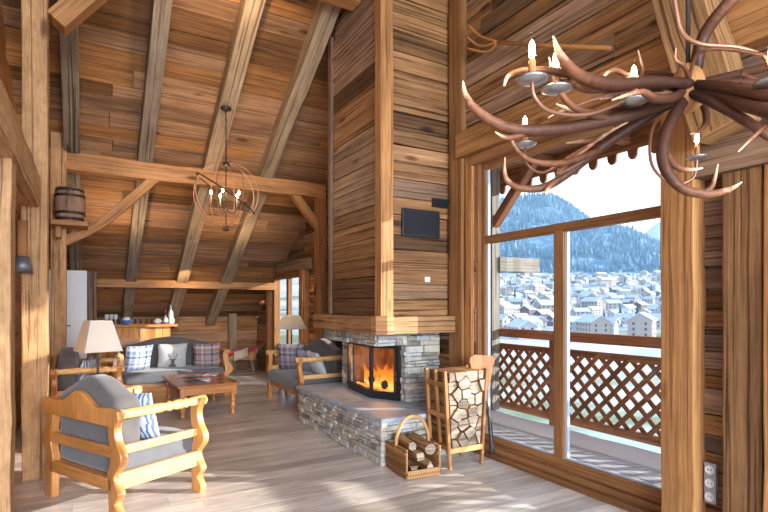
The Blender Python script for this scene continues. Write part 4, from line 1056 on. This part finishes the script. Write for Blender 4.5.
# wall sconce, copper
ws = thing('wall_sconce', 'round copper wall lamp beside the far glass door', 'wall lamp', (3.36, 12.36, 1.68))
ws.location = (3.40, 11.40, 1.62)
mb = MB(); mb.lathe([(.02, -.07), (.08, -.05), (.11, 0), (.08, .05), (.02, .07)], I4, 16); mb.build('globe', plain('copper', (.65, .28, .16), .3, .7), ws)
mb = MB(); mb.tube([(0, 0, 0), (.15, 0, 0)], .012, 8); mb.box(.13, .16, -.04, .04, -.05, .05); mb.build('bracket', M['iron'], ws)

# barrel on its shelf
bs = thing('barrel_shelf', 'small timber ledge on the left post holding the barrel', 'shelf', (-.22, 7.78, 2.62))
mb = MB(); mb.box(-.20, .20, -.19, .20, -.06, 0); mb.box(-.16, -.10, -.02, .22, -.20, -.06); mb.build('ledge', W['beam'], bs, .005)
ba = thing('barrel', 'small dark wooden barrel with iron hoops on the left ledge', 'barrel', (-.22, 7.78, 2.621))
mb = MB(); mb.lathe([(.145, 0), (.145, .015), (.158, .06), (.175, .16), (.179, .22), (.175, .28), (.158, .38), (.145, .425), (.145, .44), (.13, .44), (.13, .425), (0, .425)], I4, 28); mb.build('staves', W['dark'], ba)
for z_, r_ in ((.035, .155), (.11, .17), (.33, .17), (.405, .155)):
    mb = MB(); mb.lathe([(r_, -.016), (r_+.006, -.016), (r_+.006, .016), (r_, .016)], TR(0, 0, z_), 28); mb.build('hoop', M['iron'], ba)
mb = MB(); mb.tube([(0, 0, .42), (0, 0, .50)], .015, 8); mb.build('bung', W['dark'], ba)
# cowbell on the left
p = P(22, 262, 4.45)
cb = thing('cowbell', 'grey metal bell hanging from a wooden collar on the left post', 'bell', (p.x, p.y, p.z))
mb = MB(); mb.lathe([(.075, -.09), (.085, -.10), (.075, -.02), (.05, .05), (0, .06)], I4, 16); mb.build('bell', plain('dull_zinc', (.22, .23, .24), .5, .7), cb)
mb = MB(); mb.tube([(0, 0, .04), (0, 0, .36)], .045, 12); mb.build('collar', W['beam'], cb)

# ------------------------------------------------------------------ orb chandelier
oc = thing('orb_chandelier', 'round wire cage chandelier with candle bulbs hanging from the rafter', 'chandelier', (1.58, 6.98, 3.06))
mb = MB(); mb.lathe([(.0, 1.14), (.07, 1.13), (.07, 1.10), (.02, 1.08), (.008, 1.05), (.008, .36)], I4, 12); mb.build('rod', M['iron'], oc)
mb = MB(); mb.tube([(0, 0, .38), (0, 0, -.52)], .007, 8); mb.lathe([(.0, -.53), (.04, -.52), (.05, -.50), (.01, -.48)], I4, 12); mb.lathe([(.012, .34), (.05, .35), (.05, .37), (.012, .38)], I4, 12); mb.build('spindle', M['iron'], oc)
for k in range(4):
    a = k*PI/4+.3; mb = MB(); mb.tube([(.43*math.cos(t)*math.cos(a), .43*math.cos(t)*math.sin(a), -.03+.43*math.sin(t)) for t in [2*PI*q/40 for q in range(40)]], .006, 6, closed=True); mb.build('hoop', M['rope'], oc)
mb = MB(); tl = RY(.55) @ RX(.2)
mb.tube([TR(0, 0, -.03) @ tl @ Vector((.44*math.cos(t), .44*math.sin(t), 0)) for t in [2*PI*q/40 for q in range(40)]], .009, 6, closed=True)
mb.build('equator_hoop', M['iron'], oc)
for k in range(5):
    a = 2*PI*k/5+.5; ca, sa = math.cos(a), math.sin(a)
    mb = MB(); mb.tube([Vector((r_*ca, r_*sa, z_)) for r_, z_ in crom([(.005, -.22), (.06, -.27), (.15, -.26), (.19, -.16)], 5)], .006, 6); ar = mb.build('arm', M['iron'], oc)
    mb = MB(); mb.tube([(.19*ca, .19*sa, -.16), (.19*ca, .19*sa, -.05)], .011, 8); mb.build('candle', M['white'] if False else W['grey'], ar)
    mb = MB(); mb.lathe([(0, 0), (.013, .01), (.016, .03), (.008, .055), (0, .065)], TR(.19*ca, .19*sa, -.05), 8); mb.build('bulb', M['bulbsmall'], ar)
l = light('orb_light', 'POINT', (1.58, 6.98, 3.06), 30, (1, .72, .42), size=.2)

# ------------------------------------------------------------------ log rack and basket
def clip(poly, a, b, c):    # keep a*x+b*y<=c
    out = []
    for i in range(len(poly)):
        p, q = poly[i], poly[(i+1) % len(poly)]; dp, dq = a*p[0]+b*p[1]-c, a*q[0]+b*q[1]-c
        if dp <= 0: out.append(p)
        if (dp < 0 < dq) or (dq < 0 < dp): t = dp/(dp-dq); out.append((p[0]+(q[0]-p[0])*t, p[1]+(q[1]-p[1])*t))
    return out
rk = thing('log_rack', 'tall slatted wooden rack packed with split firewood beside the hearth', 'rack', (3.13, 4.02, 0), -.04)
RW = lambda z_: .175+.05*max(0, z_-.2)/.7
for sx_ in (-1, 1):
    for y in (-.16, 0, .16):
        mb = MB(); mb.beam((sx_*(.185 if z_ else .185), y, .0 if y else .17) if (z_ := 1) else 0, (sx_*.245, y, .93), .03, .035, (0, 1, 0)); mb.build('slat', W['beam'], rk, .004)
    for z_ in (.20, .50, .80):
        x = sx_*(.185+.06*z_/.93); mb = MB(); mb.box(x-.012, x+.012, -.17, .17, z_-.025, z_+.025); mb.build('side_rail', W['beam'], rk, .003)
for y in (-.16, .16):
    mb = MB(); mb.box(-.19, .19, y-.018, y+.018, .15, .20); mb.build('cross_rail', W['palepine'], rk, .003)
mb = MB(); mb.box(-.18, .18, -.16, .16, .175, .195); mb.build('rack_floor', W['beam'], rk)
seeds = []
rr_ = random.Random(11)
while len(seeds) < 34:
    q = (rr_.uniform(-.21, .21), rr_.uniform(.22, .90))
    if all((q[0]-s2[0])**2+(q[1]-s2[1])**2 > .082**2 for s2 in seeds): seeds.append(q)
    elif rr_.random() < .001: break
base = [(-.165, .20), (.165, .20), (.212, .92), (-.212, .92)]
rkM = TR(3.13, 4.02, 0) @ RZ(-.04)
first = None
for i, s2 in enumerate(seeds):
    poly = base
    for k, t2 in enumerate(seeds):
        if k == i: continue
        a, b = t2[0]-s2[0], t2[1]-s2[1]; c = (t2[0]**2+t2[1]**2-s2[0]**2-s2[1]**2)/2; poly = clip(poly, a, b, c)
    if len(poly) < 3: continue
    cx = sum(p[0] for p in poly)/len(poly); cz = sum(p[1] for p in poly)/len(poly)
    poly = [(cx+(x-cx)*.90, cz+(z-cz)*.90) for x, z in poly]
    yo = rr_.uniform(-.02, .02); mb = MB()
    vs = [rkM @ Vector((x, -.175+yo, z)) for x, z in poly]+[rkM @ Vector((x, .17+yo, z)) for x, z in poly]; n = len(poly)
    ccw = sum(poly[k][0]*poly[(k+1) % n][1]-poly[(k+1) % n][0]*poly[k][1] for k in range(n)) > 0
    fs = [list(range(n)), list(range(2*n-1, n-1, -1))]+[[k, n+k, n+(k+1) % n, (k+1) % n] for k in range(n)]
    if not ccw: fs = [f[::-1] for f in fs]
    ou, ov = rr_.uniform(0, 30), rr_.uniform(0, 30)
    us = []
    for f in fs: us.append([(ou+vs[q].x*.8 if len(f) > 4 or f == fs[0] else ou+vs[q].y, ov+vs[q].z) for q in f])
    mb.v = [tuple(v_) for v_ in vs]; mb.f = fs; mb.uv = us; mb.mi = [0, 0]+[1]*n; mb.sm = [False]*(n+2)
    o = mb.build('firewood_log', [W['logend'], W['bark']], bevel=.004, origin=rkM @ Vector((cx, 0, cz)))
    tag(o, 'split firewood log stacked in the tall rack by the hearth', 'log', 'split logs in the rack')

bk = thing('log_basket', 'wicker log carrier with a hooped handle on the floor before the hearth', 'basket', (2.62, 4.02, 0), -.08)
mb = MB()
def weave(x0, y0, x1, y1, z0, z1t0, z1t1):
    n = int(math.hypot(x1-x0, y1-y0)/.03)+1; d_ = Vector((x1-x0, y1-y0, 0)); nn = Vector((-d_.y, d_.x, 0)).normalized()
    rows = 9
    for r_ in range(rows):
        pts = []
        for k in range(n*2+1):
            t_ = k/(n*2); zt = z1t0+(z1t1-z1t0)*t_; z_ = z0+(zt-z0)*(r_+.5)/rows
            pts.append(Vector((x0, y0, 0))+d_*t_+nn*(.009*math.cos(k*PI/1.0+r_*PI)*.9)+Vector((0, 0, z_)))
        mb.tube(pts, .012, 6)
    for k in range(n+1):
        t_ = k/n; zt = z1t0+(z1t1-z1t0)*t_; mb.tube([Vector((x0, y0, z0))+d_*t_, Vector((x0, y0, zt))+d_*t_], .006, 5)
weave(-.17, -.21, -.17, .20, .01, .27, .26); weave(-.17, .20, .17, .20, .01, .22, .22); weave(.17, .20, .17, -.21, .01, .26, .27); weave(-.17, -.21, .17, -.21, .01, .07, .07)
mb.build('woven_sides', W['wicker'], bk)
mb = MB(); mb.box(-.165, .165, -.205, .195, .004, .02); mb.build('base', W['wicker'], bk)
mb = MB(); mb.tube(crom([(-.17, 0, .22), (-.165, 0, .34), (-.10, 0, .47), (0, 0, .51), (.10, 0, .47), (.165, 0, .34), (.17, 0, .22)], 6), .016, 8); mb.build('handle', W['wicker'], bk)
for k, (x, y0, y1, z_, r_, lb) in enumerate(((-.09, -.20, .14, .085, .055, 'split log at the lower left inside the basket'), (.07, -.205, .13, .08, .058, 'split log at the lower right inside the basket'), (-.03, -.21, .15, .19, .05, 'log lying in the middle of the basket pile'),
                                  (.06, -.23, .12, .25, .055, 'round log on top of the basket pile'), (-.08, -.15, .15, .27, .045, 'thin dark log on the back of the basket pile'))):
    mb = MB(); M2 = TR(2.62, 4.02, 0) @ RZ(-.08); n = (3, 3, 4, 9, 6)[k]
    pr = [(x+r_*math.cos(2*PI*q/n+.5+k)*rr_.uniform(.9, 1.1), z_+r_*math.sin(2*PI*q/n+.5+k)*rr_.uniform(.9, 1.1)) for q in range(n)]
    vs = [M2 @ Vector((a, y0, b)) for a, b in pr]+[M2 @ Vector((a, y1, b+.03)) for a, b in pr]
    fs = [list(range(n)), list(range(2*n-1, n-1, -1))]+[[q, n+q, n+(q+1) % n, (q+1) % n] for q in range(n)]
    mb.v = [tuple(v_) for v_ in vs]; mb.f = fs; mb.uv = [[(vs[q].y+(vs[q].x if len(f) != 4 else 0), vs[q].z+k) for q in f] for f in fs]; mb.mi = [0, 0]+[1]*n; mb.sm = [False]*(n+2)
    o = mb.build('firewood_log', [W['logend'], W['bark']], bevel=.004, origin=M2 @ Vector((x, 0, z_))); tag(o, lb, 'log', 'logs in the basket')

# wooden paddle leaning behind the rack
pd = thing('wooden_peel', 'brown wooden bread peel with dark handle leaning by the window', 'peel', (3.50, 4.0, 0))
pd.location = (0, 0, 0)
a, b = P(491, 456, 5.03), P(484, 380, 5.10); tp_ = P(485, 357, 5.15)
mb = MB(); dirv = (tp_-b).normalized()
Mx = Matrix.Translation(b) @ (Matrix((tuple(RT), tuple(-F), (0, 0, 1))).transposed().to_4x4())
mb.prism([(-.10, -.04), (-.05, -.16), (.0, -.16), (.05, -.05), (.10, .18), (.095, .225), (.07, .245), (-.10, .255), (-.14, .235), (-.15, .20)], Mx, .022); mb.build('blade', W['table'], pd, .006)
mb = MB(); mb.tube([b+Vector((0, 0, -.15)), b.lerp(a, .5)+RT*.02, a+RT*.01+Vector((0, 0, .05)), a-RT*.02+Vector((0, 0, .02))], [.016, .02, .026, .02], 8); mb.build('handle', M['iron'], pd)
# outlet
p, q = None, None
def onwall(x, y, X=3.52):
    u = (x-384)/512; d = X/(F.x+RT.x*u); return Vector((X, F.y*d+RT.y*u*d, CAMZ+d*(305-y)/512))
p, q = onwall(702.5, 502), onwall(714.5, 465)
so2 = thing('power_outlet', 'grey plate with three round sockets low on the wall right of the window', 'outlet', (3.54, (p.y+q.y)/2, .25)); 
mb = MB(); y0, y1 = sorted((p.y, q.y)); z0_, z1_ = p.z, q.z
mb.box(3.535, 3.57, y0, y1, z0_, z1_); local(mb.build('plate', plain('grey_outlet_plate', (.36, .36, .36), .4, .3), so2, .004), so2)
for k in range(3):
    zc_ = z0_+(z1_-z0_)*(k+.5)/3; mb = MB(); Mt = TR(3.535, (y0+y1)/2, zc_) @ RY(-PI/2)
    mb.lathe([(.030, 0), (.030, .006), (.026, .006), (.022, .001), (0, .001)], Mt, 20); so3 = local(mb.build('socket', M['white'], so2), so2)
    mb = MB()
    for dy in (-.010, .010): mb.tube([(3.534, (y0+y1)/2+dy, zc_), (3.530, (y0+y1)/2+dy, zc_)], .0035, 6)
    mb.build('pin_hole', M['black'], so3)
# hay fork on the wall
fk = thing('hay_fork', 'old wooden hay fork mounted on the boards above the window', 'hay fork', (0, 0, 0))
def w3(x, y): return onwall(x, y, 3.46)
mb = MB(); mb.tube([w3(612, 48), w3(550, 46), w3(498, 42)], .018, 8); mb.build('handle', W['pine'], fk)
for pts in ([(498, 42), (480, 36), (468, 25)], [(498, 42), (480, 46), (466, 36)], [(498, 42), (487, 52), (466, 48)]):
    mb = MB(); mb.tube(crom([tuple(w3(*q_)) for q_ in pts], 4), .013, 6); mb.build('tine', W['pine'], fk)

# ------------------------------------------------------------------ antler chandelier
HUB = P(688, 88, 2.15)
ac = thing('antler_chandelier', 'large antler chandelier with candle bulbs at the top right', 'chandelier', tuple(HUB))
def antler(beam, tines):
    """beam: [(px,py,d,r)], tines: (index along beam 0..1, [(px,py,d)...], r)"""
    mb = MB()
    def stroke(pts, u0=0.0, u1=1.0):
        c = crom([tuple(P(x, y, d))+(r*.70,) for x, y, d, r in pts], 7)
        n = len(c); st = len(mb.uv)
        mb.tube([q[:3] for q in c], [max(q[3], .0015) for q in c], 10)
        # uv.x carries the distance from the root, 0..1
        k = 0
        for i in range(n-1):
            for s_ in range(10):
                a = u0+(u1-u0)*i/(n-1); b = u0+(u1-u0)*(i+1)/(n-1); mb.uv[st+k] = [(a, 0), (a, 0), (b, 0), (b, 0)]; k += 1
        mb.uv[st+k] = [(u0, 0)]*10; mb.uv[st+k+1] = [(u1, 0)]*10
        return c
    c = stroke(beam)
    for t in tines: stroke(t, .45, 1.0)
    o = mb.build('antler', M['antler'], ac); o.location = -HUB
    return o
antler([(690, 92, 2.15, .030), (640, 112, 2.05, .034), (590, 124, 1.98, .034), (545, 130, 1.92, .033), (508, 128, 1.88, .030), (480, 113, 1.85, .024), (466, 96, 1.84, .016), (463, 81, 1.84, .004)],
       [[(530, 132, 1.91, .022), (508, 138, 1.88, .014), (495, 132, 1.86, .003)], [(610, 120, 2.0, .022), (575, 108, 1.9, .018), (556, 85, 1.86, .015), (549, 57, 1.84, .003)]])
antler([(680, 98, 2.2, .028), (640, 122, 2.25, .030), (600, 148, 2.3, .030), (570, 172, 2.34, .028), (545, 187, 2.36, .026), (520, 188, 2.37, .022), (506, 178, 2.38, .016), (505, 157, 2.38, .003)],
       [[(600, 150, 2.3, .020), (562, 163, 2.2, .020), (530, 160, 2.15, .016), (514, 145, 2.12, .010), (511, 130, 2.12, .003)], [(560, 178, 2.34, .02), (550, 186, 2.33, .018), (545, 194, 2.33, .012)], [(585, 160, 2.3, .02), (556, 174, 2.3, .016), (600, 138, 2.25, .012), (628, 122, 2.2, .004)]])
antler([(690, 84, 2.1, .030), (650, 82, 2.0, .034), (610, 84, 1.9, .036), (580, 76, 1.82, .032), (562, 58, 1.76, .022), (553, 36, 1.74, .004)],
       [[(575, 75, 1.84, .022), (545, 70, 1.84, .018), (520, 71, 1.84, .015), (508, 76, 1.84, .012), (504, 86, 1.84, .006)], [(640, 84, 2.0, .018), (615, 70, 1.95, .014), (602, 78, 1.93, .006)]])
antler([(690, 92, 2.15, .032), (676, 112, 2.10, .034), (664, 138, 2.05, .033), (664, 165, 2.02, .032), (680, 187, 2.0, .028), (705, 194, 1.98, .024), (728, 190, 1.97, .016), (742, 182, 1.97, .003)],
       [[(665, 150, 2.03, .022), (674, 165, 2.0, .018), (688, 170, 1.98, .014), (703, 168, 1.96, .004)], [(700, 194, 1.98, .018), (712, 186, 1.97, .014), (718, 164, 1.96, .003)]])
antler([(685, 88, 2.15, .030), (720, 96, 2.0, .034), (755, 108, 1.85, .034), (800, 118, 1.7, .030), (840, 100, 1.65, .018), (850, 70, 1.65, .004)],
       [[(785, 112, 1.8, .020), (768, 124, 1.8, .014), (752, 138, 1.8, .009), (738, 152, 1.8, .003)]])
antler([(685, 84, 2.15, .028), (730, 88, 1.95, .034), (775, 96, 1.8, .032), (830, 90, 1.7, .02), (860, 60, 1.7, .004)], [[(720, 92, 2.0, .018), (735, 98, 1.95, .012), (753, 110, 1.9, .003)]])
antler([(694, 86, 2.15, .036), (697, 62, 2.12, .036), (703, 38, 2.1, .034), (718, 15, 2.05, .034), (742, -8, 2.0, .032), (790, -30, 1.95, .02), (820, -60, 1.9, .004)], [])
antler([(690, 88, 2.15, .030), (660, 100, 2.2, .022), (640, 84, 2.25, .020), (642, 70, 2.3, .012), (638, 50, 2.3, .003)], [[(690, 80, 2.1, .014), (684, 66, 2.06, .012), (676, 60, 2.05, .008), (676, 48, 2.05, .003)]])
antler([(690, 86, 2.2, .028), (730, 76, 2.3, .028), (770, 66, 2.4, .026), (810, 50, 2.5, .018), (830, 20, 2.5, .004)], [[(740, 74, 2.3, .018), (768, 84, 2.35, .012), (800, 84, 2.35, .003)]])
antler([(690, 90, 2.2, .028), (660, 92, 2.35, .028), (620, 90, 2.5, .028), (590, 88, 2.62, .022), (575, 76, 2.68, .012), (572, 62, 2.7, .003)], [[(640, 91, 2.4, .02), (600, 98, 2.4, .016), (560, 112, 2.4, .01), (548, 118, 2.4, .003)]])
antler([(692, 92, 2.2, .026), (720, 106, 2.35, .026), (748, 124, 2.45, .024), (780, 132, 2.5, .018), (800, 120, 2.5, .004)], [[(700, 96, 2.2, .02), (716, 94, 2.15, .014), (732, 92, 2.1, .003)]])
antler([(684, 90, 2.15, .028), (672, 98, 2.0, .026), (655, 98, 1.9, .024), (640, 92, 1.85, .016), (612, 100, 1.8, .004)], [])
antler([(690, 90, 2.15, .026), (650, 104, 2.1, .028), (612, 112, 2.05, .024), (580, 112, 2.0, .018), (556, 104, 1.98, .004)], [[(640, 106, 2.1, .016), (618, 98, 2.05, .012), (600, 99, 2.03, .003)]])
antler([(688, 94, 2.18, .024), (650, 116, 2.25, .026), (616, 132, 2.32, .024), (590, 140, 2.36, .018), (566, 143, 2.38, .004)], [[(625, 128, 2.3, .016), (606, 122, 2.3, .012), (590, 126, 2.3, .003)]])
antler([(692, 88, 2.15, .026), (722, 84, 2.2, .028), (760, 84, 2.25, .026), (800, 92, 2.3, .02), (830, 110, 2.3, .004)], [[(740, 84, 2.2, .016), (756, 92, 2.2, .012), (776, 98, 2.2, .003)]])
antler([(692, 94, 2.1, .026), (716, 104, 2.0, .028), (745, 120, 1.92, .026), (775, 140, 1.88, .02), (800, 142, 1.86, .004)], [])
antler([(688, 82, 2.2, .022), (668, 76, 2.3, .022), (640, 74, 2.4, .020), (616, 80, 2.45, .014), (604, 86, 2.48, .004)], [])
antler([(694, 94, 2.2, .022), (704, 106, 2.15, .022), (706, 122, 2.1, .018), (698, 132, 2.08, .010), (690, 134, 2.08, .003)], [])
mb = MB(); mb.lathe([(.02, -.10), (.06, -.07), (.07, 0), (.05, .07), (.02, .10)], I4, 14); mb.build('hub', W['beam'], ac)
mb = MB(); mb.tube([(0, 0, .05), (0, 0, zc(HUB.y)-HUB.z-.02)], .009, 8); mb.build('suspension_rod', M['iron'], ac)
ringz = 2.44
def candle(px, dd, arm_pts, en=3):
    zb = ringz; u = (px-384)/512; bpos = F*dd+RT*(u*dd)+Vector((0, 0, zb))
    bottomz = bpos.z-.115
    mb = MB(); c = crom([tuple(HUB+Vector((0, 0, -.02)))]+[tuple(P(*q)) for q in arm_pts]+[(bpos.x, bpos.y, bottomz)], 6)
    mb.tube(c, .0075, 8); ar = mb.build('candle_arm', M['rope'], ac); ar.location = -HUB
    mb = MB(); Mt = Matrix.Translation((bpos.x, bpos.y, bottomz))
    mb.lathe([(.0, -.006), (.03, -.004), (.052, .006), (.056, .012), (.05, .010), (.012, .004)], Mt, 20); mb.build('drip_pan', M['steel'], ar)
    mb = MB(); mb.lathe([(.013, 0), (.013, .075)], Mt, 12); mb.build('candle_sleeve', W['beam'], ar)
    mb = MB(); mb.lathe([(.010, .075), (.016, .09), (.0195, .11), (.017, .135), (.009, .158), (.002, .172)], Mt, 14); mb.build('bulb', M['glass'], ar)
    mb = MB(); mb.lathe([(.0, .08), (.009, .09), (.012, .11), (.009, .135), (0, .15)], Mt, 10); mb.build('filament', M['bulb'], ar)
    light('candle_light', 'POINT', (bpos.x, bpos.y, bottomz+.11), en, (1, .70, .40), size=.02)
candle(532, 1.78, [(640, 96, 2.0), (590, 114, 1.9), (552, 112, 1.82), (535, 98, 1.78)])
candle(556, 1.86, [(640, 84, 2.05), (590, 92, 1.95), (560, 80, 1.87)])
candle(525, 2.50, [(640, 118, 2.3), (580, 150, 2.5), (545, 172, 2.57), (527, 164, 2.58)])
candle(697, 2.72, [(670, 105, 2.3), (652, 130, 2.5), (652, 165, 2.65), (672, 184, 2.72), (693, 178, 2.72)])
candle(772, 1.80, [(700, 52, 2.0), (757, 54, 1.85), (770, 70, 1.80)])
candle(634, 1.97, [(670, 90, 2.1), (650, 100, 2.0), (637, 98, 1.97)])
mb = MB(); c = crom([tuple(P(*q)) for q in ((672, -20, 2.0), (676, 10, 2.0), (682, 32, 2.0), (700, 44, 1.98), (735, 47, 1.96), (757, 53, 1.95))], 6); mb.tube(c, .009, 8); o = mb.build('power_cord', M['rope'], ac); o.location = -HUB
print('objects', len(bpy.data.objects))
